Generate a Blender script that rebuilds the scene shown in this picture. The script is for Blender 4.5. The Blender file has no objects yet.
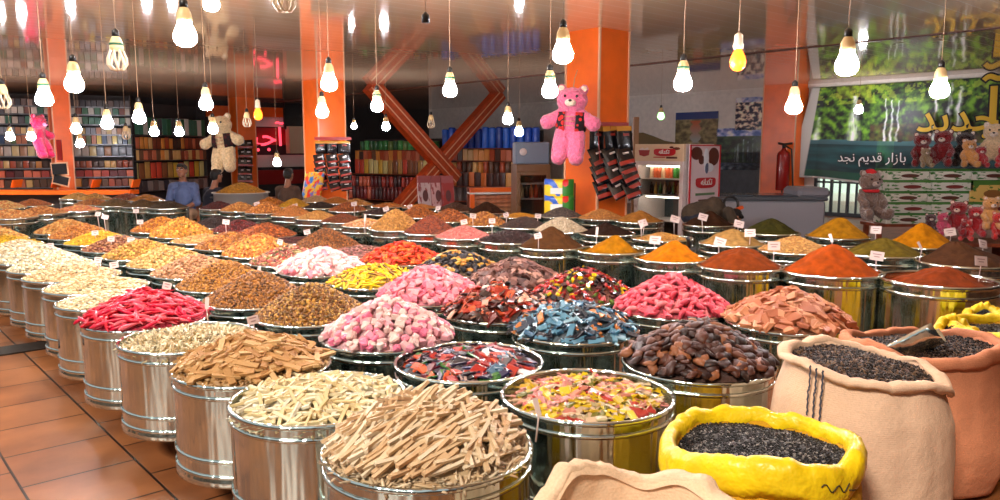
import bpy, bmesh, math, random
import numpy as np
from mathutils import Vector, Matrix, Euler, Quaternion, noise
random.seed(7); rng = np.random.default_rng(7)
SC = bpy.context.scene; COL = SC.collection
PI = math.pi
# ------------------------------------------------------------------ camera
CAMZ, F, TH = 1.65, 770.0, math.atan(100 / 770)
CT, ST = math.cos(TH), math.sin(TH)
cam_d = bpy.data.cameras.new('camera'); cam = bpy.data.objects.new('camera', cam_d); COL.objects.link(cam)
cam.location = (0, 0, CAMZ); cam.rotation_euler = (PI / 2 - TH, 0, 0)
cam_d.sensor_width = 36; cam_d.lens = F / 1000 * 36; cam_d.clip_end = 300
SC.camera = cam
def ray(x, y):
    u, v = (x - 500) / F, (250 - y) / F
    return Vector((u, CT + v * ST, -ST + v * CT))
def at_z(x, y, z):
    d = ray(x, y); t = (z - CAMZ) / d.z
    return Vector((d.x * t, d.y * t, z))
def at_d(x, y, d):
    r = ray(x, y); t = d / r.y
    return Vector((r.x * t, d, CAMZ + r.z * t))
ANG = math.radians(41.5)
N = Vector((math.cos(ANG), math.sin(ANG), 0)); R_ = Vector((-math.sin(ANG), math.cos(ANG), 0))
def at_n(x, y, n):
    d = ray(x, y); t = n / d.dot(N); return Vector((0, 0, CAMZ)) + d * t
def at_r(x, y, r):
    d = ray(x, y); t = r / d.dot(R_); return Vector((0, 0, CAMZ)) + d * t
def nr(n, r, z=0): return N * n + R_ * r + Vector((0, 0, z))
CEIL = 3.3
# ------------------------------------------------------------------ materials
def lin(c):
    c = c / 255
    return c / 12.92 if c <= .04045 else ((c + .055) / 1.055) ** 2.4
def rgb(*c): return (lin(c[0]), lin(c[1]), lin(c[2]), 1)
def newmat(name):
    m = bpy.data.materials.new(name); m.use_nodes = True
    nt = m.node_tree; b = nt.nodes['Principled BSDF']
    return m, nt, b
def nd(nt, t, **kw):
    n = nt.nodes.new(t)
    for k, v in kw.items():
        if k in n.inputs.keys(): n.inputs[k].default_value = v
        else: setattr(n, k, v)
    return n
def addbump(nt, b, scale, strength, dist=.02, coord='Object', detail=3):
    tc = nd(nt, 'ShaderNodeTexCoord'); no = nd(nt, 'ShaderNodeTexNoise'); no.inputs['Scale'].default_value = scale; no.inputs['Detail'].default_value = detail
    bp = nd(nt, 'ShaderNodeBump'); bp.inputs['Strength'].default_value = strength; bp.inputs['Distance'].default_value = dist
    nt.links.new(tc.outputs[coord], no.inputs['Vector']); nt.links.new(no.outputs['Fac'], bp.inputs['Height']); nt.links.new(bp.outputs['Normal'], b.inputs['Normal'])
    return no
def mat(name, c, rough=.6, metal=0, bump=None, var=0, vscale=8, emit=0, spec=None, sheen=0, coat=0, alpha=None, trans=0):
    m, nt, b = newmat(name)
    b.inputs['Base Color'].default_value = rgb(*c); b.inputs['Roughness'].default_value = rough; b.inputs['Metallic'].default_value = metal
    if spec is not None: b.inputs['Specular IOR Level'].default_value = spec
    if sheen: b.inputs['Sheen Weight'].default_value = sheen
    if coat: b.inputs['Coat Weight'].default_value = coat; b.inputs['Coat Roughness'].default_value = .05
    if trans: b.inputs['Transmission Weight'].default_value = trans
    if emit: b.inputs['Emission Color'].default_value = rgb(*c); b.inputs['Emission Strength'].default_value = emit
    if bump: addbump(nt, b, *bump)
    if var:
        tc = nd(nt, 'ShaderNodeTexCoord'); no = nd(nt, 'ShaderNodeTexNoise'); no.inputs['Scale'].default_value = vscale; no.inputs['Detail'].default_value = 5
        r = nd(nt, 'ShaderNodeValToRGB'); e = r.color_ramp.elements
        e[0].position = .3; e[1].position = .7
        e[0].color = rgb(*[max(0, k * (1 - var)) for k in c]); e[1].color = rgb(*[min(255, k * (1 + var)) for k in c])
        nt.links.new(tc.outputs['Object'], no.inputs['Vector']); nt.links.new(no.outputs['Fac'], r.inputs['Fac']); nt.links.new(r.outputs['Color'], b.inputs['Base Color'])
    return m
def mat_random(name, cols, src='island', rough=.5, bump=None, coat=0, interp='CONSTANT', spec=None):
    m, nt, b = newmat(name); b.inputs['Roughness'].default_value = rough
    if src == 'island': o = nd(nt, 'ShaderNodeNewGeometry').outputs['Random Per Island']
    else: o = nd(nt, 'ShaderNodeObjectInfo').outputs['Random']
    r = nd(nt, 'ShaderNodeValToRGB'); r.color_ramp.interpolation = interp
    el = r.color_ramp.elements
    while len(el) < len(cols): el.new(.5)
    for i, c in enumerate(cols):
        el[i].position = i / len(cols) if interp == 'CONSTANT' else i / max(1, len(cols) - 1); el[i].color = rgb(*c)
    nt.links.new(o, r.inputs['Fac']); nt.links.new(r.outputs['Color'], b.inputs['Base Color'])
    if coat: b.inputs['Coat Weight'].default_value = coat; b.inputs['Coat Roughness'].default_value = .15
    if spec is not None: b.inputs['Specular IOR Level'].default_value = spec
    if bump: addbump(nt, b, *bump)
    return m
def mat_vcol(name, rough=.6, bump=None, coat=0):
    m, nt, b = newmat(name); a = nd(nt, 'ShaderNodeVertexColor'); a.layer_name = 'Col'
    nt.links.new(a.outputs['Color'], b.inputs['Base Color']); b.inputs['Roughness'].default_value = rough
    if coat: b.inputs['Coat Weight'].default_value = coat
    if bump: addbump(nt, b, *bump)
    return m
# ------------------------------------------------------------------ mesh builder
class MB:
    def __init__(s): s.v = []; s.f = []; s.mi = []; s.sm = []; s.m = 0
    def add(s, vs, fs, smooth=True):
        o = len(s.v); s.v.extend([tuple(p) for p in vs]); s.f.extend([tuple(i + o for i in f) for f in fs]); s.mi.extend([s.m] * len(fs)); s.sm.extend([smooth] * len(fs)); return s
    def box(s, c, size, rot=None, bev=0):
        hx, hy, hz = [k / 2 for k in size]; b = min(bev, hx * .9, hy * .9, hz * .9); vs = []; fs = []
        M = rot if rot is not None else Matrix.Identity(3); c = Vector(c)
        if b <= 0:
            P = [(x, y, z) for x in (-hx, hx) for y in (-hy, hy) for z in (-hz, hz)]
            fs = [(0, 1, 3, 2), (4, 6, 7, 5), (0, 4, 5, 1), (2, 3, 7, 6), (0, 2, 6, 4), (1, 5, 7, 3)]
        else:
            P = []; idx = {}
            for x in (-1, 1):
                for y in (-1, 1):
                    for z in (-1, 1):
                        for ax in range(3):
                            p = [x * (hx - b), y * (hy - b), z * (hz - b)]; p[ax] = (x, y, z)[ax] * (hx, hy, hz)[ax]
                            idx[(x, y, z, ax)] = len(P); P.append(tuple(p))
            for ax in range(3):
                a1, a2 = (ax + 1) % 3, (ax + 2) % 3
                for sg in (-1, 1):
                    q = []
                    for u, w in ((-1, -1), (1, -1), (1, 1), (-1, 1)):
                        k = [0, 0, 0]; k[ax] = sg; k[a1] = u; k[a2] = w; q.append(idx[(*k, ax)])
                    fs.append(tuple(q if sg > 0 else q[::-1]))
            for ax in range(3):
                a1, a2 = (ax + 1) % 3, (ax + 2) % 3
                for u in (-1, 1):
                    for w in (-1, 1):
                        k0 = [0, 0, 0]; k0[a1] = u; k0[a2] = w; k1 = list(k0); k0[ax] = -1; k1[ax] = 1
                        q = [idx[(*k0, a1)], idx[(*k1, a1)], idx[(*k1, a2)], idx[(*k0, a2)]]
                        fs.append(tuple(q if u * w < 0 else q[::-1]))
            for x in (-1, 1):
                for y in (-1, 1):
                    for z in (-1, 1):
                        q = [idx[(x, y, z, k)] for k in range(3)]; fs.append(tuple(q if x * y * z > 0 else q[::-1]))
        return s.add([c + M @ Vector(p) for p in P], fs, False)
    def lathe(s, prof, seg=32, c=(0, 0, 0), fn=None, close=False):
        vs = []; fs = []; n = len(prof)
        for i in range(seg):
            a = 2 * PI * i / seg
            for r, z in prof:
                k, dz = fn(a, r, z) if fn else (1, 0)
                vs.append((c[0] + r * k * math.cos(a), c[1] + r * k * math.sin(a), c[2] + z + dz))
        for i in range(seg):
            j = (i + 1) % seg
            for k in range(n - (0 if close else 1)):
                l = (k + 1) % n; fs.append((i * n + k, j * n + k, j * n + l, i * n + l))
        return s.add(vs, fs)
    def tube(s, pts, rad, seg=8, cap=True):
        pts = [Vector(p) for p in pts]; n = len(pts)
        if not isinstance(rad, (list, tuple)): rad = [rad] * n
        vs = []; fs = []; up = None
        for i, p in enumerate(pts):
            t = (pts[min(i + 1, n - 1)] - pts[max(i - 1, 0)]).normalized()
            if up is None: up = t.orthogonal().normalized()
            up = (up - t * up.dot(t)).normalized(); w = t.cross(up)
            for k in range(seg):
                a = 2 * PI * k / seg; vs.append(p + (up * math.cos(a) + w * math.sin(a)) * rad[i])
        for i in range(n - 1):
            for k in range(seg):
                l = (k + 1) % seg; fs.append((i * seg + k, i * seg + l, (i + 1) * seg + l, (i + 1) * seg + k))
        if cap: fs.append(tuple(range(seg))[::-1]); fs.append(tuple(range((n - 1) * seg, n * seg)))
        return s.add(vs, fs)
    def ball(s, c, r, seg=12, rings=8, rot=None):
        if not isinstance(r, (list, tuple)): r = (r, r, r)
        M = rot if rot is not None else Matrix.Identity(3); c = Vector(c); vs = []; fs = []
        vs.append(c + M @ Vector((0, 0, r[2])))
        for i in range(1, rings):
            p = PI * i / rings
            for k in range(seg):
                a = 2 * PI * k / seg; vs.append(c + M @ Vector((r[0] * math.sin(p) * math.cos(a), r[1] * math.sin(p) * math.sin(a), r[2] * math.cos(p))))
        vs.append(c + M @ Vector((0, 0, -r[2]))); L = len(vs) - 1
        for k in range(seg):
            l = (k + 1) % seg; fs.append((0, 1 + k, 1 + l)); fs.append((L, 1 + (rings - 2) * seg + l, 1 + (rings - 2) * seg + k))
            for i in range(rings - 2): fs.append((1 + i * seg + k, 1 + (i + 1) * seg + k, 1 + (i + 1) * seg + l, 1 + i * seg + l))
        return s.add(vs, fs)
    def capsule(s, pts, rad, seg=10):
        for i, p in enumerate(pts): s.ball(p, rad[i], seg, 8)
        for i in range(len(pts) - 1):
            s.tube([pts[i], pts[i + 1]], [rad[i], rad[i + 1]], seg)
        return s
    def grid(s, fn, nu, nv, closed_u=False, smooth=True):
        vs = [fn(i / nu, j / nv) for i in range(nu + 1) for j in range(nv + 1)]
        fs = [(i * (nv + 1) + j, (i + 1) * (nv + 1) + j, (i + 1) * (nv + 1) + j + 1, i * (nv + 1) + j + 1) for i in range(nu) for j in range(nv)]
        return s.add(vs, fs, smooth)
    def mesh(s, name, mats=()):
        me = bpy.data.meshes.new(name); me.from_pydata(s.v, [], s.f)
        me.polygons.foreach_set('material_index', s.mi); me.polygons.foreach_set('use_smooth', s.sm)
        for m in (mats if isinstance(mats, (list, tuple)) else [mats]): me.materials.append(m)
        me.update(); return me
    def build(s, name, mats=(), parent=None, loc=None, rot=None):
        return link(name, s.mesh(name, mats), parent, loc, rot)
def link(name, me, parent=None, loc=None, rot=None):
    o = bpy.data.objects.new(name, me); COL.objects.link(o)
    if parent is not None: o.parent = parent
    if loc is not None: o.location = loc
    if rot is not None: o.rotation_euler = rot
    return o
def tag(o, label, cat, group=None, kind=None):
    o['label'] = label; o['category'] = cat
    if group: o['group'] = group
    if kind: o['kind'] = kind
    return o
def empty(name, loc, rz=0, label=None, cat=None, group=None):
    o = bpy.data.objects.new(name, None); COL.objects.link(o); o.location = loc; o.rotation_euler = (0, 0, rz); o.empty_display_size = .1
    if label: tag(o, label, cat, group)
    return o
def struct(o): o['kind'] = 'structure'; return o
def dup(root, loc, rz=None, scale=None, label=None, group=None, matmap=None):
    r = root.copy(); COL.objects.link(r); r.location = loc
    if rz is not None: r.rotation_euler = (0, 0, rz)
    if scale is not None: r.scale = (scale,) * 3 if not isinstance(scale, tuple) else scale
    if label: r['label'] = label
    if group: r['group'] = group
    for ch in list(root.children):
        c = ch.copy(); COL.objects.link(c); c.parent = r
        for g in ch.children:
            d = g.copy(); COL.objects.link(d); d.parent = c
    return r
def remesh(mb, voxel, disp=0, dscale=20, smooth=2):
    me = mb.mesh('tmp'); o = link('tmp', me)
    m = o.modifiers.new('r', 'REMESH'); m.mode = 'VOXEL'; m.voxel_size = voxel; m.use_smooth_shade = True
    if smooth:
        sm = o.modifiers.new('s', 'SMOOTH'); sm.iterations = smooth; sm.factor = .5
    bpy.context.view_layer.update()
    dg = bpy.context.evaluated_depsgraph_get()
    out = bpy.data.meshes.new_from_object(o.evaluated_get(dg)); bpy.data.objects.remove(o); bpy.data.meshes.remove(me)
    if disp:
        nv = len(out.vertices); nrm = [v.normal.copy() for v in out.vertices]
        for v, q in zip(out.vertices, nrm):
            v.co += q * disp * (noise.noise(v.co * dscale) + .6 * noise.noise(v.co * dscale * 2.3))
    out.polygons.foreach_set('use_smooth', [True] * len(out.polygons))
    return out
# text as a mesh in Arabic presentation forms
AF = {'ا': (0xFE8D, 0xFE8E, 0, 0), 'آ': (0xFE81, 0xFE82, 0, 0), 'ب': (0xFE8F, 0xFE90, 0xFE91, 0xFE92), 'ت': (0xFE95, 0xFE96, 0xFE97, 0xFE98), 'ج': (0xFE9D, 0xFE9E, 0xFE9F, 0xFEA0),
      'د': (0xFEA9, 0xFEAA, 0, 0), 'ر': (0xFEAD, 0xFEAE, 0, 0), 'ز': (0xFEAF, 0xFEB0, 0, 0), 'ق': (0xFED5, 0xFED6, 0xFED7, 0xFED8), 'ک': (0xFED9, 0xFEDA, 0xFEDB, 0xFEDC),
      'ل': (0xFEDD, 0xFEDE, 0xFEDF, 0xFEE0), 'م': (0xFEE1, 0xFEE2, 0xFEE3, 0xFEE4), 'ن': (0xFEE5, 0xFEE6, 0xFEE7, 0xFEE8), 'ه': (0xFEE9, 0xFEEA, 0xFEEB, 0xFEEC), 'ی': (0xFEEF, 0xFEF0, 0xFEF3, 0xFEF4),
      'س': (0xFEB1, 0xFEB2, 0xFEB3, 0xFEB4)}
def shape_ar(t):
    out = []
    for i, c in enumerate(t):
        if c not in AF: out.append(c); continue
        pj = i > 0 and t[i - 1] in AF and AF[t[i - 1]][2] != 0
        nj = i < len(t) - 1 and t[i + 1] in AF and AF[c][2] != 0
        out.append(chr(AF[c][3 if pj and nj else 1 if pj else 2 if nj else 0]))
    return ''.join(reversed(out))
def text_mesh(t, size, ext=.004, arabic=True, offset=0):
    cu = bpy.data.curves.new('t', 'FONT'); cu.body = shape_ar(t) if arabic else t; cu.size = size; cu.extrude = ext; cu.align_x = 'CENTER'; cu.align_y = 'CENTER'; cu.offset = offset; cu.resolution_u = 3
    o = bpy.data.objects.new('t', cu); COL.objects.link(o); bpy.context.view_layer.update()
    me = bpy.data.meshes.new_from_object(o.evaluated_get(bpy.context.evaluated_depsgraph_get())); bpy.data.objects.remove(o); me.materials.clear(); return me
def frame_rot(xdir, zdir=Vector((0, 0, 1))):
    """rotation whose local X is xdir, local Y is up, local Z faces out"""
    x = xdir.normalized(); y = zdir.normalized(); z = x.cross(y).normalized()
    return Matrix((x, y, z)).transposed()
# ------------------------------------------------------------------ setting
def roomobj(name, mb, m):
    o = mb.build(name, m, None, (0, 0, 0), (0, 0, ANG)); return struct(o)
def node_math(nt, op, a, b=None):
    n = nd(nt, 'ShaderNodeMath'); n.operation = op
    for i, k in enumerate((a, b)):
        if k is None: continue
        if isinstance(k, (int, float)): n.inputs[i].default_value = k
        else: nt.links.new(k, n.inputs[i])
    return n.outputs[0]
def mix_rgb(nt, fac, a, b):
    n = nd(nt, 'ShaderNodeMix'); n.data_type = 'RGBA'
    for k, s in ((fac, 0), (a, 6), (b, 7)):
        if isinstance(k, (tuple, float, int)): n.inputs[s].default_value = k
        else: nt.links.new(k, n.inputs[s])
    return n.outputs[2]
FLY = -(at_z(100, 425.8, 0).dot(N)) % .53
def floor_mat():
    m, nt, b = newmat('floor_tiles'); tc = nd(nt, 'ShaderNodeTexCoord'); sp = nd(nt, 'ShaderNodeSeparateXYZ'); nt.links.new(tc.outputs['Object'], sp.inputs[0])
    br = nd(nt, 'ShaderNodeTexBrick'); br.offset = .5
    mp = nd(nt, 'ShaderNodeMapping'); mp.inputs['Rotation'].default_value = (0, 0, PI / 2); mp.inputs['Location'].default_value = (.1, FLY, 0); nt.links.new(tc.outputs['Object'], mp.inputs[0]); nt.links.new(mp.outputs[0], br.inputs['Vector'])
    br.inputs['Scale'].default_value = 1; br.inputs['Brick Width'].default_value = .49; br.inputs['Row Height'].default_value = .53; br.inputs['Mortar Size'].default_value = .007; br.inputs['Mortar Smooth'].default_value = .2
    br.inputs['Color1'].default_value = rgb(166, 104, 62); br.inputs['Color2'].default_value = rgb(146, 88, 50); br.inputs['Mortar'].default_value = rgb(38, 24, 18)
    no = nd(nt, 'ShaderNodeTexNoise'); no.inputs['Scale'].default_value = 2.2; no.inputs['Detail'].default_value = 6; nt.links.new(tc.outputs['Object'], no.inputs['Vector'])
    r = nd(nt, 'ShaderNodeValToRGB'); r.color_ramp.elements[0].position = .35; r.color_ramp.elements[0].color = (.55, .5, .48, 1); r.color_ramp.elements[1].position = .65; r.color_ramp.elements[1].color = (1, 1, 1, 1)
    nt.links.new(no.outputs['Fac'], r.inputs['Fac'])
    mx = nd(nt, 'ShaderNodeMix'); mx.data_type = 'RGBA'; mx.blend_type = 'MULTIPLY'; mx.inputs[0].default_value = 1
    nt.links.new(br.outputs['Color'], mx.inputs[6]); nt.links.new(r.outputs['Color'], mx.inputs[7]); nt.links.new(mx.outputs[2], b.inputs['Base Color'])
    bp = nd(nt, 'ShaderNodeBump'); bp.inputs['Strength'].default_value = .4; bp.inputs['Distance'].default_value = .01; bp.invert = True
    nt.links.new(br.outputs['Fac'], bp.inputs['Height']); nt.links.new(bp.outputs['Normal'], b.inputs['Normal']); b.inputs['Roughness'].default_value = .38
    return m
def ceil_mat():
    m, nt, b = newmat('ceiling_boards'); tc = nd(nt, 'ShaderNodeTexCoord'); sp = nd(nt, 'ShaderNodeSeparateXYZ'); nt.links.new(tc.outputs['Object'], sp.inputs[0])
    fr = node_math(nt, 'FRACT', node_math(nt, 'DIVIDE', sp.outputs['Y'], .25)); ln = node_math(nt, 'LESS_THAN', fr, .05)
    cel = nd(nt, 'ShaderNodeTexWhiteNoise'); cel.noise_dimensions = '1D'; nt.links.new(node_math(nt, 'FLOOR', node_math(nt, 'DIVIDE', sp.outputs['Y'], .25)), cel.inputs['W'])
    c = mix_rgb(nt, cel.outputs['Value'], rgb(244, 210, 172), rgb(236, 200, 162))
    nt.links.new(mix_rgb(nt, ln, c, rgb(250, 232, 210)), b.inputs['Base Color'])
    wv = node_math(nt, 'SINE', node_math(nt, 'MULTIPLY', fr, 2 * PI))
    no = nd(nt, 'ShaderNodeTexNoise'); no.inputs['Scale'].default_value = 1.6; nt.links.new(tc.outputs['Object'], no.inputs['Vector'])
    h = node_math(nt, 'ADD', node_math(nt, 'MULTIPLY', wv, .12), node_math(nt, 'MULTIPLY', no.outputs['Fac'], .8))
    bp = nd(nt, 'ShaderNodeBump'); bp.inputs['Strength'].default_value = .025; bp.inputs['Distance'].default_value = .02
    nt.links.new(h, bp.inputs['Height']); nt.links.new(bp.outputs['Normal'], b.inputs['Normal'])
    b.inputs['Roughness'].default_value = .05; b.inputs['Metallic'].default_value = .15; b.inputs['Specular IOR Level'].default_value = .8; b.inputs['Coat Weight'].default_value = .3; b.inputs['Coat Roughness'].default_value = .04
    nt.links.new(bp.outputs['Normal'], b.inputs['Coat Normal'])
    return m
NW, RW, N0 = 19.1, 26.0, .75
M_white = mat('white_plaster', (238, 230, 220), .8, var=.03)
M_grey = mat('grey_paint', (62, 68, 74), .5, var=.1)
M_dark = mat('dark_paint', (46, 41, 40), .7)
M_orange = mat('orange_panel', (240, 106, 28), .32, var=.05, vscale=3)
M_orange_d = mat('orange_beam', (176, 66, 22), .4, var=.12)
M_brown = mat('brown_strip', (88, 42, 26), .4)
M_black = mat('black_plastic', (16, 15, 16), .4)
M_wood = mat('stand_wood', (112, 50, 24), .55, var=.2, vscale=6)
M_card = mat('price_card', (206, 184, 176), .7)
roomobj('floor', MB().box((10, 11, -.05), (30, 36, .1)), floor_mat())
roomobj('pavement', MB().box((-13, 8, -.06), (16, 44, .1)), mat('asphalt', (104, 98, 92), .85))
roomobj('exterior_ground', MB().box((28, 11, -.06), (17, 36, .1)), mat('yard_concrete', (214, 206, 192), .8))
roomobj('exterior_added_wall', MB().box((30, 8, 1.6), (.3, 34, 3.6)), mat('added_wall_pale', (214, 232, 222), .8, var=.06, vscale=.8))  # pale wall and ground added outside to brighten the window view
roomobj('wall_left_added', MB().box((-4.6, 9, 1.25), (.2, 30, 2.5)), mat('added_wall_brown', (96, 84, 70), .7, var=.4, vscale=1.2))  # unseen wall added across the aisle to darken reflections in the drums
roomobj('wall_front_added', MB().box((7.3, -3.4, CEIL / 2), (24, .2, CEIL)), mat('added_wall_dark', (34, 28, 25), .6, var=.3, vscale=1.5))  # unseen dark wall added behind the camera so inner drums reflect black
roomobj('ceiling', MB().box(((N0 + NW) / 2, 11.5, CEIL + .05), (NW - N0, 29.5, .1)), ceil_mat())
# window opening in the far wall, measured on its plane
def on_nw(x, y): return at_n(x, y, NW)
wl = on_nw(816, 190).dot(R_); wr = on_nw(866, 190).dot(R_)
w0, w1 = min(wl, wr), max(wl, wr)
mb = MB(); zt = 1.75
mb.box((NW + .1, (w1 + RW) / 2, CEIL / 2), (.2, RW - w1, CEIL)); mb.box((NW + .1, (w0 - 4) / 2, CEIL / 2), (.2, w0 + 4, CEIL)); mb.box((NW + .1, (w0 + w1) / 2, (zt + CEIL) / 2), (.2, w1 - w0, CEIL - zt))
roomobj('wall_right', mb, M_white)
roomobj('wall_back', MB().box(((NW + 3.) / 2 + 0, RW + .1, CEIL / 2), (NW - 3. + 6, .2, CEIL)), M_dark)
# grey dado below the posters
p0, p1 = on_nw(640, 170), on_nw(772, 170)
a0, a1 = sorted((p0.dot(R_), p1.dot(R_)))
roomobj('trim_1', MB().box((NW - .02, (a0 + a1) / 2, .8), (.04, a1 - a0, 1.6)), M_grey)
q = at_z(640, 65, CEIL); q2 = at_z(1000, 27, CEIL); qn = (q.dot(N) + q2.dot(N)) / 2
roomobj('trim_2', MB().box((qn, 12, CEIL - .008), (.07, 28, .016)), M_brown)
roomobj('trim_3', MB().box((NW - .03, 11, CEIL - .04), (.06, 29, .08)), M_white)
# window with bars
struct(MB().box((NW + .06, (w0 + w1) / 2, zt / 2), (.02, w1 - w0, zt)).build('window_1', mat('window_glass', (225, 240, 238), .05, trans=1.0, spec=.5), None, (0, 0, 0), (0, 0, ANG)))
win = bpy.data.objects['window_1']
M_frame = mat('window_frame', (40, 44, 50), .4)
mb = MB()
for k in range(7): mb.box((NW - .03, w0 + (w1 - w0) * k / 6, zt / 2), (.05, .07 if k % 2 == 0 else .045, zt))
mb.box((NW - .03, (w0 + w1) / 2, .05), (.06, w1 - w0, .1)); mb.box((NW - .03, (w0 + w1) / 2, .85), (.04, w1 - w0, .05))
mb.build('window_frame', M_frame, win)
# pillars
def pillar(px, py, w, n, names='pillar'):
    c = at_z(px, py, CEIL); cn, cr = c.dot(N), c.dot(R_)       # the corner nearest the viewer
    o = MB().box((cn + w / 2, cr + w / 2, CEIL / 2), (w, w, CEIL)).build(names, M_orange, None, (0, 0, 0), (0, 0, ANG)); struct(o)
    t = MB()
    for (x, y) in ((cn, cr), (cn + w, cr), (cn, cr + w)): t.box((x, y, CEIL / 2), (.03, .03, CEIL))
    t.build('trim', M_trimw, o)
    return cn, cr
M_trimw = mat('pillar_edge', (226, 170, 130), .4)
P1 = pillar(600, 27, .62, 0); P2 = pillar(317, 79, .72, 1); P3 = pillar(236, 97, .6, 2); P4 = pillar(50, 85, .42, 3)
pc = at_n(777, 83, NW - .55); P5 = (pc.dot(N), pc.dot(R_)); P5 = (NW - .6, on_nw(808, 110).dot(R_))
o = struct(MB().box((NW - .3, (on_nw(775, 110).dot(R_) + P5[1]) / 2, CEIL / 2), (.6, on_nw(775, 110).dot(R_) - P5[1], CEIL)).build('pillar', M_orange, None, (0, 0, 0), (0, 0, ANG)))
t = MB()
for y in (on_nw(775, 110).dot(R_), P5[1]): t.box((NW - .6, y, CEIL / 2), (.03, .03, CEIL))
t.build('trim', M_trimw, o)
# floor drain
g = MB(); dl = at_z(0, 362, 0); 
g.box((dl.dot(N) + .55, dl.dot(R_) + .35, .006), (1.6, .3, .012))
roomobj('floor_drain', g, mat('drain_iron', (44, 34, 28), .6)); bpy.data.objects['floor_drain']['kind'] = 'thing'
tag(bpy.data.objects['floor_drain'], 'dark flat drain strip set across the brown floor tiles', 'drain')
# ------------------------------------------------------------------ drums
def steel_mat():
    m, nt, b = newmat('polished_steel'); b.inputs['Metallic'].default_value = 1; b.inputs['Base Color'].default_value = rgb(200, 212, 206)
    tc = nd(nt, 'ShaderNodeTexCoord'); mp = nd(nt, 'ShaderNodeMapping'); mp.inputs['Scale'].default_value = (4.5, 4.5, .5); nt.links.new(tc.outputs['Object'], mp.inputs[0])
    no = nd(nt, 'ShaderNodeTexNoise'); no.inputs['Scale'].default_value = 2.5; no.inputs['Detail'].default_value = 2; nt.links.new(mp.outputs[0], no.inputs['Vector'])
    bp = nd(nt, 'ShaderNodeBump'); bp.inputs['Strength'].default_value = .6; bp.inputs['Distance'].default_value = .03; nt.links.new(no.outputs['Fac'], bp.inputs['Height']); nt.links.new(bp.outputs['Normal'], b.inputs['Normal'])
    n2 = nd(nt, 'ShaderNodeTexNoise'); n2.inputs['Scale'].default_value = 14; n2.inputs['Detail'].default_value = 6; nt.links.new(tc.outputs['Object'], n2.inputs['Vector'])
    r = nd(nt, 'ShaderNodeMapRange'); r.inputs['From Min'].default_value = .4; r.inputs['From Max'].default_value = .75; r.inputs['To Min'].default_value = .07; r.inputs['To Max'].default_value = .26
    nt.links.new(n2.outputs['Fac'], r.inputs['Value']); nt.links.new(r.outputs[0], b.inputs['Roughness'])
    return m
M_steel = steel_mat()
DR, DH, ZB = .366, .455, .175
def torus_prof(r, z, a, b=None, n=8):
    b = b or a
    return [(r + a * math.cos(2 * PI * k / n), z + b * math.sin(2 * PI * k / n)) for k in range(n)]
_body = MB().lathe([(0.001, 0), (DR - .012, 0), (DR - .004, .006), (DR - .006, .03), (DR - .012, .04), (DR - .012, .05), (DR - .012, DH - .012), (DR - .012, DH), (DR - .018, DH), (DR - .018, DH - .012), (DR - .018, .03), (DR - .018, .02), (0.001, .02)], 56).mesh('drum_body', M_steel)
_rim = MB().lathe(torus_prof(DR - .010, DH, .011, .012), 56, close=True).mesh('rim', M_steel)
_rib = MB().lathe(torus_prof(DR - .012, 0, .009, .011), 56, close=True).mesh('rib', M_steel)
proto = None
DRUMS = []
def drum(p, R, zrim, phrase):
    """a polished drum whose rim centre is at p"""
    global proto
    lab = 'polished steel drum holding ' + phrase
    base = (p.x, p.y, ZB); hs = (zrim - ZB) / DH; rz = random.random() * 6.28; s = R / DR
    if proto is None:
        proto = empty('steel_drum', base, rz, lab, 'drum', 'steel drums of the display')
        link('drum_body', _body, proto); link('rim', _rim, proto)
        for z in (DH - .05, .05, .12): link('rib', _rib, proto, (0, 0, z))
        o = proto
    else: o = dup(proto, base, rz, None, lab)
    o.scale = (s, s, hs)
    DRUMS.append((p, phrase)); return o
# ------------------------------------------------------------------ heaps
ICO = None
def ico():
    bm = bmesh.new(); bmesh.ops.create_icosphere(bm, subdivisions=1, radius=1); v = np.array([p.co[:] for p in bm.verts]); f = np.array([[q.index for q in t.verts] for t in bm.faces]); bm.free(); return v, f
ICO = ico()
def prof(t, p): return 1 - ((t * t + .012) ** (p / 2) - .012 ** (p / 2)) / ((1.012) ** (p / 2) - .012 ** (p / 2))
def mound(R, h, p, nz, seed, nr_=22, ns=56, ridges=0, skew=(0, 0)):
    vs = []; fs = []; off = Vector((seed * 7.3, seed * 3.1, seed))
    for i in range(nr_ + 1):
        t = i / nr_
        for k in range(ns):
            a = 2 * PI * k / ns; x, y = R * t * math.cos(a), R * t * math.sin(a)
            e = 1 - t ** 6
            z = h * prof(t, p) + nz * e * noise.fractal(Vector((x, y, 0)) * 6 + off, 1, 2, 4)
            if ridges: z += ridges * math.sin(a * 9 + 2 * noise.noise(Vector((x, y, 0)) * 5 + off)) * t * (1 - t) * 2 * (noise.noise(Vector((math.cos(a), math.sin(a), 0)) * 1.5 + off) + .5)
            sk = (1 - t) ** 1.5
            vs.append((x + skew[0] * R * sk, y + skew[1] * R * sk, z))
    for i in range(nr_):
        for k in range(ns):
            l = (k + 1) % ns; fs.append((i * ns + k, (i + 1) * ns + k, (i + 1) * ns + l, i * ns + l))
    return vs, fs
def heap_z(x, y, R, h, p): return h * prof(min(1, math.hypot(x, y) / R), p)
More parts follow.
